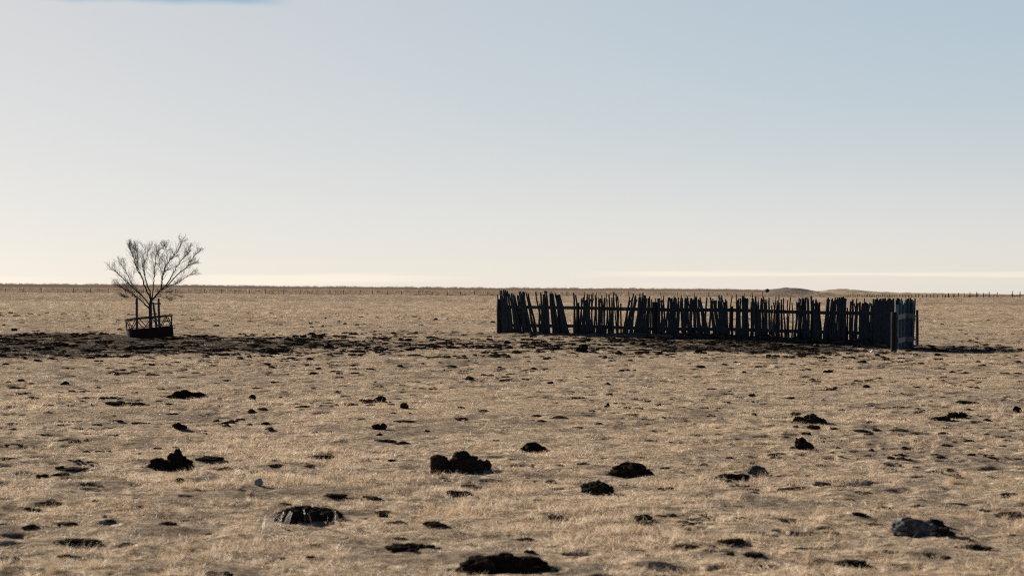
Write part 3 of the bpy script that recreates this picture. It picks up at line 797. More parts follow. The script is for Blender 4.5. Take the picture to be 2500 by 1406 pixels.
for (d0, d1, dens, sc0) in ((11, 24, 34, 1.0), (24, 42, 22, 1.15), (42, 66, 15, 1.35), (66, 110, 8, 1.7), (110, 200, 2.2, 2.6), (200, 396, .5, 4.4)):
    x, y = sample_field(d0, d1, dens)
    dn = cover_noise(x, y); mud_shade_v = mud_shade_mask(x, y)
    keep = (NR.random(len(x)) < np.clip((dn - (.38 if d0 < 42 else .36)) * 8, .04, 1)) & (NR.random(len(x)) > mud_shade_v * .88) & (pock(x, y) * (d0 < 66) < .35)
    x, y, dn = x[keep], y[keep], dn[keep]
    scz = .35 + 1.0 * sstep(.36, .68, .6 * fbm(x / .8, y / .9, 61, 2) + .4 * fbm(x / 4.5, y / 6.0, 63, 2))
    if d0 >= 110: scz = scz * (.5 if d0 < 200 else .25)
    push(x, y, sc0 * NR.uniform(.7, 1.25, len(x)), scz * {11: 1.2, 24: .85, 42: .55, 66: .45}.get(d0, 1.0), NR.integers(0, 6, len(x)))
    x, y = sample_field(d0, d1, dens * {11: .3, 24: .16, 42: .10}.get(d0, .13))
    tn = fbm(x / 3.2, y / 3.2, 71, 3); mud_shade_v = mud_shade_mask(x, y)
    keep = (NR.random(len(x)) < np.clip((tn - .46) * 5, .03, 1)) & (NR.random(len(x)) > mud_shade_v * 1.2)
    x, y = x[keep], y[keep]
    push(x, y, sc0 * NR.uniform(.55, 1.1, len(x)), np.full(len(x), {11: 1.0, 24: .8, 42: .6, 66: .5}.get(d0, .3)), NR.integers(6, 10, len(x)))
    if d0 < 66:
        x, y = sample_field(d0, d1, dens * .2)
        push(x, y, NR.uniform(.35, 1.15, len(x)), np.full(len(x), .8), NR.integers(10, 14, len(x)))
for (d0, d1, dens, s0) in ((95, 180, .9, 3.2), (180, 396, .35, 5.5)):
    x, y = sample_field(d0, d1, dens)
    tn = fbm(x / 9.0, y / 14.0, 171, 3); keep = NR.random(len(x)) < np.clip((tn - .44) * 6, .04, 1)
    x, y = x[keep], y[keep]; push(x, y, s0 * NR.uniform(.5, 1.3, len(x)), NR.uniform(.4, .8, len(x)) * (.55 if d0 < 150 else .32), NR.integers(6, 10, len(x)))
P = np.concatenate(P); S = np.concatenate(S); I = np.concatenate(I)
DP = np.array(DUNG); cell = {}
for i_, (dx_, dy_, dr_) in enumerate(DUNG): cell.setdefault(int(dy_), []).append(i_)
ok = np.ones(len(P), bool); band_ = np.floor(P[:, 1]).astype(int)
order_ = np.argsort(band_, kind='stable'); sb = band_[order_]
for yb in range(12, 100):
    lst = [i_ for k_ in (yb - 2, yb - 1, yb, yb + 1, yb + 2) for i_ in cell.get(k_, [])]
    if not lst: continue
    j = order_[np.searchsorted(sb, yb):np.searchsorted(sb, yb + 1)]
    for i_ in lst:
        dx_, dy_, dr_ = DUNG[i_]
        ok[j] &= ((P[j, 0] - dx_) / (dr_ * 1.02 + .03)) ** 2 + ((P[j, 1] - dy_ + dr_ * .35) / (dr_ * 1.35 + .05)) ** 2 > 1
P, S, I = P[ok], S[ok], I[ok]
g = scatter('dry_grass', P, S, NR.uniform(0, 6.283, len(P)), I, kinds)


# crumbs beyond counting: trampled bits on the churned ground and everywhere a little
crumb_kinds = []
for k in range(5):
    mb = MB()
    for j in range(4):
        s = crng.uniform(.3, .6); v, f = lump_verts((crng.uniform(-1.2, 1.2), crng.uniform(-1.2, 1.2), s * .25), (s * 1.2, s, s * .55), 2, .9, crng); mb.add(v, f)
    me = mb.mesh('dung_crumb'); me.materials.append(M_dung if k % 2 else M_soil); crumb_kinds.append(me)
x, y = sample_field(13, 120, 8.0)
mv = mud_shade_mask(x, y); n, s = fence_dist(x, y)
churn = sstep(59, 63, y) * (1 - sstep(75, 79, y)) * sstep(-11, -6, x) * (1 - sstep(12.5, 14, x)) * sstep(-.6, .8, n) * (.35 + .65 * sstep(.42, .58, fbm(x / 1.6, y / 2.4, 211, 3)))
pk = np.clip(mv * .5 + churn * .42 + .02 + .45 * sstep(.52, .66, fbm(x / 2.6, y / 2.6, 91, 3)) * (y < 80), 0, 1)
keep = NR.random(len(x)) < pk
x, y = x[keep], y[keep]
sc = (.022 + .10 * NR.random(len(x)) ** 2.2) * (1 - .25 * (y < 45)) * (1 + .7 * np.clip(mv[keep] * 2 + churn[keep], 0, 1))
scatter('dung_crumbs', np.stack([x, y, H(x, y)], -1), np.stack([sc, sc, sc * NR.uniform(.35, .9, len(x))], -1), NR.uniform(0, 6.28, len(x)), NR.integers(0, 5, len(x)), crumb_kinds)

mb = MB(); srng = random.Random(31)
def straw(p, q, rise, r):
    pts = [p.lerp(q, t) + Vector((0, 0, rise * math.sin(math.pi * min(t * 1.0, 1)))) for t in [i / 9 for i in range(10)]]
    mb.tube(pts, [r * (1.1 - .6 * i / 9) for i in range(10)], 4)
for (u0, v0, u1, v1, up) in ((629, 1290, 720, 1236, 26), (640, 1276, 712, 1240, 20), (838, 1290, 780, 1240, 26), (832, 1284, 786, 1238, 18), (760, 1282, 752, 1252, 6), (735, 1310, 840, 1302, 16), (640, 1316, 720, 1308, 8), (115, 1232, 140, 1212, 4), (2225, 1280, 2220, 1246, 0), (2216, 1330, 2244, 1300, 2), (2150, 1300, 2172, 1316, 2)):
    a_ = ground_at(u0, v0); d_ = a_.y; k_ = px(d_); b_ = Vector(((u1 - 1250) / F * d_, d_ + srng.uniform(-.05, .1), CH - (v1 - V0) / F * d_))
    straw(a_, b_, up * k_, .0042)
for k in range(70):
    left_ = k < 58
    u0 = srng.uniform(640, 712) if left_ else srng.uniform(712, 828); v0 = 1244 + srng.uniform(-3, 10) + (712 - u0) * .18 * left_
    u1 = u0 - srng.uniform(2, 26) if left_ else u0 + srng.uniform(-6, 12); v1 = v0 + srng.uniform(14, 40) * (1 if left_ else .7)
    d_ = ground_at(u1, max(v1, 1268)).y - .12; k_ = px(d_)
    p_ = Vector(((u0 - 1250) / F * d_, d_ + srng.uniform(.05, .2), CH - (v0 - V0) / F * d_)); q_ = Vector(((u1 - 1250) / F * d_, d_ - srng.uniform(0, .1), CH - (v1 - V0) / F * d_))
    straw(p_, q_, srng.uniform(1, 5) * k_, srng.uniform(.0016, .003))
for k in range(170):
    d_ = math.sqrt(srng.uniform(15 ** 2, 44 ** 2)); x_ = srng.uniform(-.27, .27) * d_; L_ = srng.uniform(.08, .3); a_ = srng.random() * 6.283
    p_ = Vector((x_, d_, h(x_, d_))); q_ = p_ + Vector((math.cos(a_) * L_, math.sin(a_) * L_, srng.uniform(.0, .05)))
    straw(p_ + Vector((0, 0, .01)), q_ + Vector((0, 0, .02)), srng.uniform(.01, .06), srng.uniform(.0018, .003))
so = mb.build('loose_straw', M_straw); so['kind'] = 'stuff'
x, y = sample_field(15, 120, .85)
n, s = fence_dist(x, y); mv = mud_shade_mask(x, y)
keep = NR.random(len(x)) < np.clip(.25 + 1.6 * (fbm(x / 5, y / 7, 191, 3) - .42) + mv * .4 + .5 * (np.abs(y - 68) < 7) * (n > 0) * (x > -9) * (x < 13), .05, 1)
x, y = x[keep], y[keep]
sc = (.05 + .17 * NR.random(len(x)) ** 1.8) * (.75 + .25 * sstep(30, 70, y))
scatter('small_cow_pats', np.stack([x, y, H(x, y)], -1), np.stack([sc, sc * NR.uniform(.6, 1.3, len(x)), sc * NR.uniform(.5, 1.3, len(x))], -1), NR.uniform(0, 6.28, len(x)), NR.integers(0, 18, len(x)), PAT + CLOD)

# ------------------------------------------------------------------ pole fence
def on_fence(u):
    """point of the fence line seen in photo column u"""
    k = (u - 1250) / F
    # FL + t*FDIR with x = k*y
    t = (k * FL.y - FL.x) / (FDIR.x - k * FDIR.y)
    p = FL + FDIR * t
    return Vector((p.x, p.y, h(p.x, p.y)))

frng = random.Random(5)
fence = thing('windbreak_fence', 'long dark fence of upright rough poles with two rails and gaps', 'fence', on_fence(1218))
# rails: top and bottom boards in runs between the posts
posts = [(1219, 730, .11), (1412, 739, .05), (1516, 740, .03), (1599, 737, .115), (1695, 743, .035), (1787, 748, .05), (1884.5, 745, .03), (1908, 743, .04), (1984, 743, .06), (2069, 751, .03)]
def topz(u, v):
    p = on_fence(u); return CH - (v - V0) / F * p.y
for (u, v, r) in posts:
    p = on_fence(u); zt = topz(u, v); mb = MB()
    n = 5; pts = []; rr = []
    for i in range(n):
        t = i / (n - 1); pts.append((p.x + frng.uniform(-.008, .008), p.y + frng.uniform(-.008, .008), p.z - .25 + (zt - p.z + .25) * t)); rr.append(r * (1.06 - .1 * t))
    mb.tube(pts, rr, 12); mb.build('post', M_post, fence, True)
railtop = [(1214, 749), (1412, 751.5), (1599, 756), (1787, 757), (1984, 763), (2176, 766)]
railbot = [(1214, 794), (1412, 796), (1599, 803), (1787, 804), (1984, 810), (2176, 814)]
for line, wd in ((railtop, .13), (railbot, .13)):
    for (u0, v0), (u1, v1) in zip(line, line[1:]):
        a = on_fence(u0); b = on_fence(u1); a.z = topz(u0, v0); b.z = topz(u1, v1)
        o = FN * -.012
        a = a + FDIR * .004; b = b - FDIR * .004
        mb = MB(); mb.plank(a + o, b + o, wd, .038, (0, 0, 1)); mb.build('rail', M_rail, fence)

poles = []     # (u_top, v_top, u_bottom, radius)
def group(ut0, ut1, ub0, ub1, n, vt0, vt1, r=(.030, .046), jit=5):
    n = int(n * 1.12)
    for i in range(n):
        t = (i + .5) / n + frng.uniform(-.22, .22) / n
        poles.append((ut0 + (ut1 - ut0) * t + frng.gauss(0, 1.25), vt0 + (vt1 - vt0) * t + frng.uniform(-jit * 1.5, jit * 1.3), ub0 + (ub1 - ub0) * t + frng.uniform(-1.0, 1.0), frng.uniform(*r)))
group(1222, 1290, 1231, 1311, 22, 713, 717, (.036, .052))
poles += [(1216, 717, 1231, .04), (1222, 707, 1233, .038), (1231, 706, 1236, .05), (1236, 706.5, 1240, .045), (1268, 710, 1285, .045), (1282, 712, 1296, .03)]
poles += [(1320, 739, 1320, .045), (1309, 711, 1330, .038), (1322, 712, 1326, .05), (1327, 709.5, 1334, .045)]
group(1328, 1368, 1330, 1391, 16, 713, 722, (.036, .052))
poles += [(1402, 713, 1404, .05), (1407, 719, 1409, .045)]
group(1420, 1510, 1419, 1511, 27, 726, 724, (.028, .044), 6)
poles += [(1420.5, 732, 1421, .022), (1429, 717, 1424, .034), (1436, 716, 1432, .034), (1449, 713, 1448, .03), (1479, 715, 1483, .026), (1496, 712, 1504, .026), (1470, 728, 1462, .034), (1466, 728, 1476, .03)]
group(1537, 1594, 1522, 1589, 17, 726, 726, (.034, .05), 5)
poles += [(1549, 715, 1540, .04), (1560, 715, 1556, .04), (1570.5, 713, 1562, .026), (1578, 720, 1574, .03), (1598, 726, 1606, .03)]
group(1606, 1621, 1609, 1624, 6, 731, 729, (.036, .046), 3)
poles += [(1612, 722, 1612, .02), (1622, 721, 1616, .036)]
group(1632, 1692, 1630, 1696, 19, 729, 728, (.032, .048), 4)
poles += [(1643.5, 721, 1642, .03), (1650, 724, 1646, .028), (1664.5, 720, 1656, .03), (1690, 726, 1688, .06), (1676, 727, 1674, .045)]
group(1698, 1714, 1700, 1728, 7, 727, 730, (.036, .05), 4)
poles += [(1727, 724, 1722, .045), (1732, 724, 1728, .045), (1699, 724, 1702, .03), (1711, 729, 1733, .045)]
group(1735, 1778, 1743, 1781, 11, 731, 732, (.034, .05), 4)
poles += [(1752.5, 719, 1757, .05), (1761, 724, 1764, .04), (1762, 720, 1777, .034), (1789, 721, 1781, .034)]
group(1799, 1878, 1796, 1882, 25, 728, 731, (.032, .048), 5)
poles += [(1798.5, 716, 1798, .03), (1837, 713, 1838, .028), (1815, 720, 1812, .05), (1853.5, 724, 1854, .018), (1847, 725, 1848, .022)]
group(1890, 1909, 1889, 1909, 5, 731, 735, (.034, .048), 4)
poles += [(1903, 720, 1903, .03), (1896, 722, 1897, .03), (1914, 726, 1918, .036), (1928, 724, 1924, .032), (1932, 738, 1931, .03), (1924, 732, 1922, .03)]
group(1944, 1975, 1938, 1976, 12, 731, 730, (.034, .05), 4)
poles += [(1961, 725, 1950, .03), (1977, 721, 1979, .06), (1987, 729, 1992, .026), (1994, 729, 1996, .05), (1999, 736, 2001, .05)]
group(1986, 2000, 1989, 2002, 5, 736, 738, (.036, .05), 3)
group(2021, 2066, 2012, 2066, 16, 729, 730, (.036, .052), 4)
poles += [(2022, 728, 2014, .06), (2056, 724, 2052, .06), (2060, 722, 2060, .05), (2064, 728, 2064, .04)]
poles += [(2079, 734, 2078, .05), (2083, 729, 2080, .05), (2093, 727, 2090, .036), (2087, 739, 2084, .034), (2096, 738, 2093, .034), (2112, 727, 2103, .034)]
group(2100, 2130, 2096, 2130, 12, 739, 738, (.034, .05), 3)
group(2132, 2176, 2132, 2175, 21, 734, 730, (.038, .055), 5)
group(2150, 2179, 2151, 2178, 11, 733, 731, (.038, .05), 4)
poles += [(2134, 728, 2140, .04), (2144, 730, 2150, .05), (2172, 727, 2174, .06), (2156, 729.5, 2158, .075)]
poles = [(ut, vt + 1.5, ub, r * .93) for (ut, vt, ub, r) in poles]

def pole_mb(mb, ut, vt, ub, r, side):
    b = on_fence(ub); dtop = on_fence(ut)
    zt = CH - (vt - V0) / F * dtop.y
    off = FN * (side * (.04 + r * .9) + frng.uniform(-.01, .01)) - FN * .012
    a = Vector((b.x, b.y, b.z - .05)) + off; c = Vector((dtop.x, dtop.y, zt)) + off
    bend = frng.gauss(0, .03); bend2 = frng.uniform(-.02, .02); n = 7; pts = []; rr = []
    for i in range(n):
        t = i / (n - 1); p = a.lerp(c, t) + FDIR * (math.sin(t * math.pi) * bend + math.sin(t * 2 * math.pi) * bend2 + frng.uniform(-.005, .005))
        pts.append(p); rr.append(r * (1.2 - .46 * t) * frng.uniform(.93, 1.07))
    mb.tube(pts, rr, 7, True, frng.random() * 3)

order = sorted(range(len(poles)), key=lambda i: -poles[i][3])
solo = set(order[:98]); rest = MB()
for i, (ut, vt, ub, r) in enumerate(poles):
    side = 1 if frng.random() < .8 else -1
    if i in solo:
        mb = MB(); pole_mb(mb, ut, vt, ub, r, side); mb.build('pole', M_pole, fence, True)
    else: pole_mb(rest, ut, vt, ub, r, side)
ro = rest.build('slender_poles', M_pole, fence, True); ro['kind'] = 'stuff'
for (u, v) in ((1297.5, 749.5), (1378.5, 750), (1526.5, 754), (1797, 804.5), (2088, 769)):
    p = on_fence(u); p.z = topz(u, v); mb = MB(); q = p + FN * .008
    mb.tube([q, q + FN * .012], [.012, .012], 8); mb.build('nail_plate', M_nail, fence)

# ------------------------------------------------------------------ corner wing with boards
PC = ground_at(2182, 859); PK = Vector((at(2210, 800, 74.2).x, 74.2, 0)); PE = Vector((at(2231, 800, 74.0).x, 74.0, 0)); PB = Vector((at(2239, 800, 76.0).x, 76.0, 0))
for q in (PK, PE, PB): q.z = h(q.x, q.y)
wing = thing('board_windbreak', 'short blue grey board windbreak with pale battens at the right fence corner', 'fence', PC)
def wpost(p, vtop, r, nm='post'):
    zt = CH - (vtop - V0) / F * p.y; mb = MB(); pts = []; rr = []
    for i in range(5):
        t = i / 4; pts.append((p.x + frng.uniform(-.006, .006), p.y, p.z - .3 + (zt - p.z + .3) * t)); rr.append(r * (1.05 - .1 * t))
    mb.tube(pts, rr, 14); mb.build(nm, M_post, wing, True)
wpost(PC, 762, .108); wpost(PB, 757, .055)
def wz(p, v): return CH - (v - V0) / F * p.y
# fanned poles behind the corner post, then the boards of the wing
for k in range(10):
    t = (k + .5) / 10; ub = 2177 + 22 * t; ut = 2176 + 29 * t + frng.uniform(-2, 2); d = 72.6 + 1.2 * t
    a = Vector(((ub - 1250) / F * d, d, 0)); a.z = h(a.x, a.y) - .05; c = at(ut, 730 + frng.uniform(-3, 5), d)
    mb = MB(); pts = [a.lerp(c, i / 5) + Vector((frng.uniform(-.006, .006), 0, 0)) for i in range(6)]
    mb.tube(pts, [frng.uniform(.035, .05) * (1.05 - .06 * i) for i in range(6)], 7); mb.build('pole', M_pole if k < 6 else M_board, wing, True)
segs = [(Vector((at(2190, 800, 72.0).x, 72.0, 0)), PK, 5), (PK, PE, 5)]
kk = 0
for a, b, n in segs:
    dd = (b - a); dd.z = 0; nrm = Vector((dd.y, -dd.x, 0)).normalized()
    for i in range(n):
        t = (i + .5) / n; p = a.lerp(b, t); p.z = h(p.x, p.y)
        vt = (746 - 12 * frng.random()) if kk < 4 else (741 - 10 * frng.random())
        top = Vector((p.x + frng.uniform(-.03, .03), p.y, wz(p, vt)))
        mb = MB(); mb.plank(Vector((p.x, p.y, p.z - .04)) + nrm * frng.uniform(-.008, .0), top, dd.length / n * frng.uniform(.82, .97), .03, dd)
        mb.build('board', (M_board, M_board_dark, M_board_pale)[(kk * 7 + kk // 3) % 3], wing); kk += 1
# ragged pole tips rising behind the boards
for (ub, ut, vt, r) in ((2211, 2210, 734, .035), (2214, 2213, 731, .04), (2217, 2216, 729, .035), (2220, 2219, 727, .03), (2222, 2223, 727, .035), (2225, 2226, 731, .04), (2228, 2234, 729, .04)):
    d = 74.25; a = Vector(((ub - 1250) / F * d, d, 0)); a.z = h(a.x, a.y); c = at(ut, vt, d)
    mb = MB(); mb.tube([a.lerp(c, i / 4) for i in range(5)], [r * (1.1 - .07 * i) for i in range(5)], 7); mb.build('pole', M_pole, wing, True)
for (vc, vk, ve) in ((774.5, 770, 772), (832, 827, 828.5)):
    a = Vector((at(2191.5, 0, 71.9).x, 71.9, 0)); b = Vector(PK); c = Vector(PE); nr = Vector((.55, -.83, 0)) * .035
    n2 = Vector((0.0, -1, 0)) * .035
    a = Vector((a.x, a.y, wz(a, vc))) + nr; bz = wz(PK, vk); b1 = Vector((PK.x, PK.y, bz)) + nr
    mb = MB(); mb.plank(a, b1, .19, .03, (0, 0, 1)); mb.build('batten', M_batten, wing)
    b2 = Vector((PK.x + .02, PK.y, bz)) + n2; c2 = Vector((PE.x, PE.y, wz(PE, ve))) + n2
    mb = MB(); mb.plank(b2, c2, .19, .03, (0, 0, 1)); mb.build('batten', M_batten, wing)
    e = Vector((PB.x - .03, PB.y - .06, wz(PB, ve))); s0 = Vector((PE.x + .02, PE.y + .02, wz(PE, ve)))
    mb = MB(); mb.plank(s0, e, .07, .03, (0, 0, 1)); mb.build('rail', M_rail, wing)
    mb = MB(); q0 = at(2234.3, ve + 4.2, 75.2); q1 = at(2234.3, ve + 12.5, 75.2); mb.plank(q0, q1, .085, .02, (1, .3, 0)); mb.build('white_board_bit', M_white, wing)  # small bits of board, sunlight put into their white colour

# ------------------------------------------------------------------ bare tree
TD = 78.5
TC = (230, 560, 1547 / 330.0)
def tp(cx, cy, dy=0.0):
    u = TC[0] + cx / TC[2]; v = TC[1] + cy / TC[2]; p = at(u, v, TD); return Vector((p.x * (TD + dy) / TD, TD + dy, p.z))
tb = ground_at(367, 815); TD = tb.y
trng = random.Random(12)
tree = thing('bare_tree', 'leafless young tree with spreading twiggy crown rising behind the rusty feeder', 'tree', tb)

def smooth_line(pts, n):
    out = []
    for i in range(len(pts) - 1):
        p0 = pts[max(i - 1, 0)]; p1 = pts[i]; p2 = pts[i + 1]; p3 = pts[min(i + 2, len(pts) - 1)]
        for k in range(n):
            t = k / n
            out.append(0.5 * ((2 * p1) + (p2 - p0) * t + (2 * p0 - 5 * p1 + 4 * p2 - p3) * t * t + (3 * p1 - p0 - 3 * p2 + p3) * t ** 3))
    out.append(pts[-1]); return out

def twig(mb, p, d, L, r, lev):
    n = 4 if lev < 2 else 3; pts = [p]; dd = d.copy(); kids = []
    for i in range(n):
        dd = (dd + Vector((trng.gauss(0, .13), trng.gauss(0, .13), trng.gauss(.07, .10)))).normalized()
        p = p + dd * (L / n); pts.append(p)
        if lev < 3: kids.append((p, dd.copy(), i))
    mb.tube(pts, [max(r * (1 - .75 * i / n), .0022) for i in range(n + 1)], 4 if lev < 2 else 3, False)
    for (q, dq, i) in kids:
        for s in range(2 if lev == 0 else 1):
            if trng.random() < (.9 if lev < 2 else .6):
                ax = Vector((trng.gauss(0, 1), trng.gauss(0, 1), trng.gauss(.25, .6))); ax = (ax - dq * ax.dot(dq)).normalized()
                nd = (dq * .85 + ax * trng.uniform(.35, .65)).normalized()
                twig(mb, q, nd, L * trng.uniform(.45, .78) * (1 - .12 * i), max(r * .52, .0028), lev + 1)

def limb(cpts, r0, r1, dys, tw=.55, start=.25):
    pts = smooth_line([tp(655 + (c[0] - 655) * .93, 800 + (c[1] - 800) * (.86 if c[1] < 800 else 1), dy) for c, dy in zip(cpts, dys)], 5)
    for i in range(1, len(pts) - 1): pts[i] = pts[i] + Vector((trng.gauss(0, .012), trng.gauss(0, .014), trng.gauss(0, .008)))
    mb = MB(); n = len(pts); mb.tube(pts, [r0 + (r1 - r0) * (i / (n - 1)) ** .7 for i in range(n)], 7, True)
    for i in range(int(n * start), n):
        t = i / (n - 1)
        for s in range(2 if t > .5 else 1):
            d = (pts[i] - pts[i - 1]).normalized()
            ax = Vector((trng.gauss(0, 1), trng.gauss(0, 1), trng.gauss(.2, .5))); ax = (ax - d * ax.dot(d)).normalized()
            nd = (d * .9 + ax * trng.uniform(.3, .7) + Vector((0, 0, .12))).normalized()
            twig(mb, pts[i], nd, tw * .78 * trng.uniform(.6, 1.35) * (1.0 - .35 * t), max(r0 * .24 * (1 - .5 * t), .0042), 1)
    for k in range(max(2, int(n / 6))):
        i = int(n * trng.uniform(.3, .92)); d = (pts[i] - pts[i - 1]).normalized()
        ax = Vector((trng.gauss(0, 1), trng.gauss(0, 1), trng.gauss(.1, .4))); ax = (ax - d * ax.dot(d)).normalized()
        twig(mb, pts[i], (d * .85 + ax * trng.uniform(.4, .75) + Vector((0, 0, .15))).normalized(), tw * trng.uniform(.55, 1.0) * (1.0 if pts[i].x < tb.x + .75 else .6), max(r0 * .26, .0055), 0)
    mb.build('branch', M_bark, tree, True)

mb = MB()
tr = smooth_line([Vector((tb.x, tb.y, tb.z - .12)), tp(645, 1120), tp(642, 960), tp(642, 870), tp(655, 795)], 4)
mb.tube(tr, [.078 - .016 * i / (len(tr) - 1) for i in range(len(tr))], 12); mb.build('trunk', M_bark, tree, True)
limb([(636, 905), (560, 845), (490, 785), (400, 710), (300, 650), (225, 600)], .034, .008, [0, .1, .2, .3, .35, .4], .5)
limb([(632, 865), (560, 775), (440, 660), (345, 565), (255, 475), (170, 402)], .032, .007, [0, -.15, -.3, -.4, -.5, -.5], .5)
limb([(545, 760), (480, 680), (410, 580), (330, 420), (270, 320)], .020, .006, [-.1, .1, .3, .5, .6], .5, .1)
limb([(648, 800), (575, 640), (530, 500), (470, 380), (425, 220), (385, 125)], .040, .006, [0, .05, .15, .3, .35, .4], .55)
limb([(652, 800), (620, 660), (575, 490), (560, 370), (600, 240), (635, 130)], .034, .006, [0, -.2, -.35, -.5, -.55, -.6], .55)
limb([(540, 520), (490, 400), (490, 280), (480, 180), (460, 130)], .020, .006, [.15, .2, .1, 0, -.1], .5, .1)
limb([(658, 800), (680, 620), (688, 470), (700, 340), (715, 200), (722, 150)], .030, .005, [0, .25, .45, .6, .7, .75], .5)
limb([(668, 800), (755, 690), (790, 560), (805, 450), (855, 320), (940, 220), (1005, 110), (1030, 40)], .042, .005, [0, .05, .0, -.1, -.2, -.3, -.3, -.3], .5)
limb([(800, 500), (770, 400), (750, 280), (740, 190)], .018, .005, [-.05, .1, .2, .3], .45, .1)
limb([(740, 710), (850, 590), (930, 440), (1000, 310), (1080, 210), (1110, 130)], .036, .006, [.05, .2, .35, .45, .5, .5], .5)
limb([(855, 330), (850, 230), (835, 140), (825, 90)], .014, .005, [-.2, -.1, 0, .1], .4, .1)
limb([(760, 690), (880, 620), (1010, 565), (1100, 490), (1200, 455)], .026, .006, [.05, -.1, -.25, -.3, -.3], .45)
limb([(840, 635), (960, 490), (1080, 380), (1160, 260), (1220, 180)], .030, .006, [.1, -.15, -.35, -.5, -.6], .5)
limb([(1080, 380), (1140, 340), (1210, 320)], .014, .005, [-.35, -.3, -.25], .35, .1)
limb([(735, 705), (800, 700), (880, 725), (980, 755)], .016, .005, [.1, .35, .5, .6], .4, .1)
limb([(500, 790), (430, 765), (350, 775), (290, 760)], .014, .005, [.2, -.1, -.2, -.3], .35, .1)
limb([(690, 780), (760, 770), (830, 785), (880, 800)], .012, .005, [.0, -.3, -.5, -.6], .35, .2)

# ------------------------------------------------------------------ tree guard posts
gp = ground_at(333, 806)
guard = thing('tree_guard', 'three grey wooden posts with crossbar and wire guarding the bare tree', 'tree guard', ground_at(360, 812))
def gpost(cx0, cy0, cx1, cy1, r, d):
    u0 = TC[0] + cx0 / TC[2]; u1 = TC[0] + cx1 / TC[2]
    a = at(u0, TC[1] + cy0 / TC[2], d); b = Vector(((u1 - 1250) / F * d, d, 0)); b.z = h(b.x, b.y) - .1
    mb = MB(); mb.tube([b.lerp(a, i / 5) + Vector((trng.gauss(0, .004), 0, 0)) for i in range(6)], [r * (1.06 - .02 * i) for i in range(6)], 10); mb.build('post', M_rail, guard, True)
    return a, b
g1, g1b = gpost(486, 785, 488, 1140, .052, TD - .7)
g2, g2b = gpost(672, 835, 724, 1110, .048, TD + .9)
g3, g3b = gpost(735, 792, 750, 1110, .05, TD + .6)
a = tp(683, 850, .52); b = tp(766, 851, .52); mb = MB(); mb.plank(a, b, .055, .04, (0, 0, 1)); mb.build('crossbar', M_rail, guard)
mb = MB()
for zf in (.55, .42):
    q = [g1b.lerp(g1, zf), g2b.lerp(g2, zf), g3b.lerp(g3, zf)]
    mb.tube(q, [.004] * 3, 4)
mb.build('wire', M_rust, guard)

# ------------------------------------------------------------------ rusty ring feeder
fc = ground_at(367, 824); FD = fc.y; kpx = px(FD)
rad = 113 * .5 * kpx
feeder = thing('livestock_feeder', 'tilted rusty round livestock feeder with solid skirt and zigzag rail top', 'feeder', fc)
tilt = Matrix.Rotation(R(-4.8), 4, 'Y') @ Matrix.Rotation(R(1.6), 4, 'X')
def rp(ang, z, r=rad):
    return fc + tilt @ Vector((r * math.cos(ang), r * .92 * math.sin(ang), z - .03))
ZS, ZT_ = 25 * kpx, 50 * kpx
def strip(a0, a1, z0, z1, n, r=rad, th=.012):
    mb = MB(); V = []; Fc = []
    for i in range(n + 1):
        a = a0 + (a1 - a0) * i / n
        V += [rp(a, z0, r), rp(a, z1, r), rp(a, z1, r - th), rp(a, z0, r - th)]
    for i in range(n):
        o = 4 * i
        for k in range(4): Fc.append((o + k, o + (k + 1) % 4, o + 4 + (k + 1) % 4, o + 4 + k))
    Fc += [(0, 1, 2, 3), tuple(4 * n + k for k in (3, 2, 1, 0))]
    mb.add(V, Fc); return mb
strip(R(-176), R(5), .0, ZS, 40).build('skirt', M_rust, feeder)
strip(R(9), R(180), ZS * .25, ZS * .75, 36).build('skirt', M_rust, feeder)
def ringtube(z, r, n=64, rr=rad):
    mb = MB(); mb.tube([rp(2 * math.pi * i / n, z, rr) for i in range(n + 1)], [r] * (n + 1), 8, False); return mb
ringtube(ZT_, .024, rr=rad + .005).build('top_rail', M_rust, feeder, True)
ringtube(ZS + .012, .013).build('middle_rail', M_rust, feeder, True)
nb = 9
for i in range(nb):
    a0 = 2 * math.pi * i / nb + .1; am = a0 + math.pi / nb; a1 = a0 + 2 * math.pi / nb
    for (s, e) in ((a0, am), (a1, am)):
        mb = MB(); mb.tube([rp(s, ZT_), rp(e, ZS)], [.017, .017], 6); mb.build('brace', M_rust, feeder, True)
for a0 in (R(180), R(-8)):
    mb = MB(); mb.tube([rp(a0, 0), rp(a0, ZT_)], [.016, .016], 8); mb.build('upright', M_rust, feeder, True)

# ------------------------------------------------------------------ far wire fences
wf = thing('wire_fence', 'far line of short dark posts along the left field edge', 'fence', Vector((-60, 395, h(-60, 395))))
u = 14.0; prev = None; wr = MB()
while u < 1890:
    d = 395.0; x = (u - 1250) / F * d; z = h(x, d); hh = frng.uniform(.75, 1.05)
    mb = MB(); lean = frng.gauss(0, .03)
    mb.tube([(x, d, z - .2), (x + lean * .5, d, z + hh * .5), (x + lean, d, z + hh)], [.07, .066, .06], 7); mb.build('post', M_post, wf)
    q = Vector((x, d, z + .65))
    if prev: wr.tube([prev, q], [.006, .006], 3)
    prev = q
    u += 36 + frng.uniform(-7, 9)
wr.build('wire', M_rust, wf)

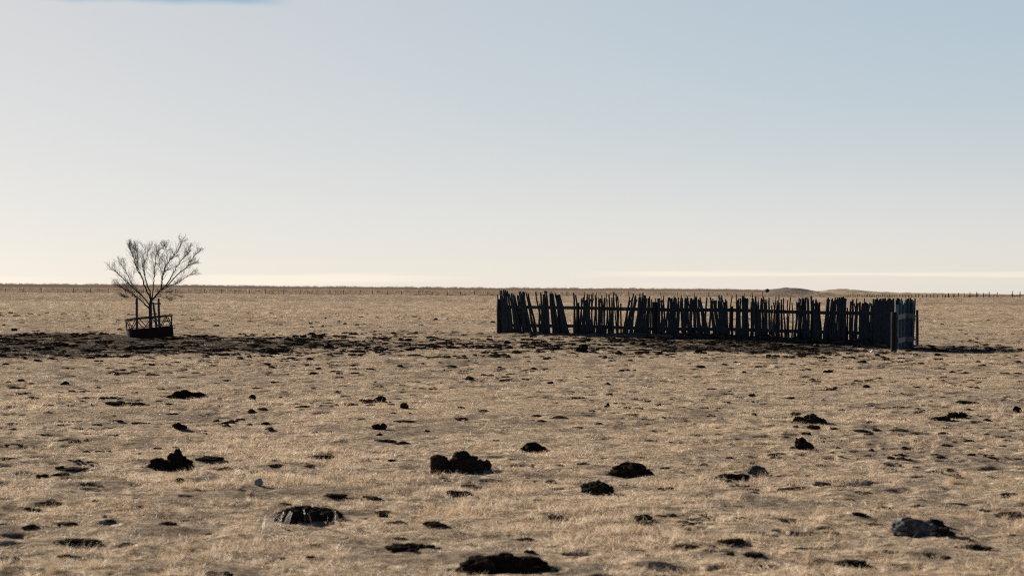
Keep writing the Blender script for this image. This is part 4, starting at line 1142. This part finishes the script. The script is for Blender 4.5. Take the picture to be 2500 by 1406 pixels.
wf2 = thing('wire_fence', 'line of dark posts receding from the right edge towards the low hills', 'fence', Vector((95, 400, h(95, 400))))
us = [2490, 2471, 2434, 2415, 2401, 2387, 2384, 2367.5, 2354, 2340, 2328, 2316, 2308, 2301, 2289, 2280, 2271, 2262, 2252, 2243]
x_ = 2243
while x_ > 2060: us.append(x_); x_ -= max(4.2, (x_ - 2020) * .038)
wr = MB(); prev = None
for i, u in enumerate(us):
    d = 372 + (2490 - u) * .05; x = (u - 1250) / F * d; z = h(x, d)
    vt = np.interp(u, [2060, 2200, 2300, 2400, 2500], [719.5, 718.5, 716.5, 713, 710.5]) + frng.uniform(-1.5, 2.5)
    zt = CH - (vt - V0) / F * d; r = np.interp(u, [2060, 2300, 2500], [.05, .075, .08]) * (1.7 if i == 11 else 1)
    mb = MB(); lean = frng.gauss(0, .03) + (.07 if i in (1, 2) else 0)
    mb.tube([(x, d, z - .25), (x + lean * .5, d, (z + zt) / 2), (x + lean, d, zt)], [r, r * .95, r * .9], 7); mb.build('post', M_post, wf2)
    q = Vector((x, d, z + .5))
    if prev: wr.tube([prev, q], [.006, .006], 3)
    prev = q
wr.build('wire', M_rust, wf2)

# ------------------------------------------------------------------ far bush on the skyline
bp = at(1873.5, 710, 452.0)
bush = thing('bush', 'small dark rounded bush on the skyline left of the low hill', 'bush', bp)
brng = random.Random(9); mb = MB()
v, f = lump_verts((0, 0, 0), (.40, .36, .44), 3, .35, brng, floor=-.6); mb.add([p + bp for p in v], f)
for k in range(420):
    d = Vector((brng.gauss(0, 1), brng.gauss(0, 1), brng.gauss(.2, 1))).normalized(); q = bp + Vector((d.x * .5, d.y * .45, d.z * .5)) * brng.uniform(.75, 1.05)
    s = brng.uniform(.03, .07); e1 = Vector((brng.gauss(0, 1), brng.gauss(0, 1), brng.gauss(0, 1))).normalized(); e2 = e1.cross(d).normalized()
    mb.add([q - e1 * s, q + e2 * s, q + e1 * s, q - e2 * s], [(0, 1, 2, 3)])
mb.build('foliage', M_bush, bush)
mb = MB(); mb.tube([bp + Vector((0, 0, -1.2)), bp + Vector((0, 0, -.2))], [.07, .06], 7); mb.build('trunk', M_bark, bush)
print('individual dung objects', n_ind, 'poles', len(poles), 'grass instances', len(P))
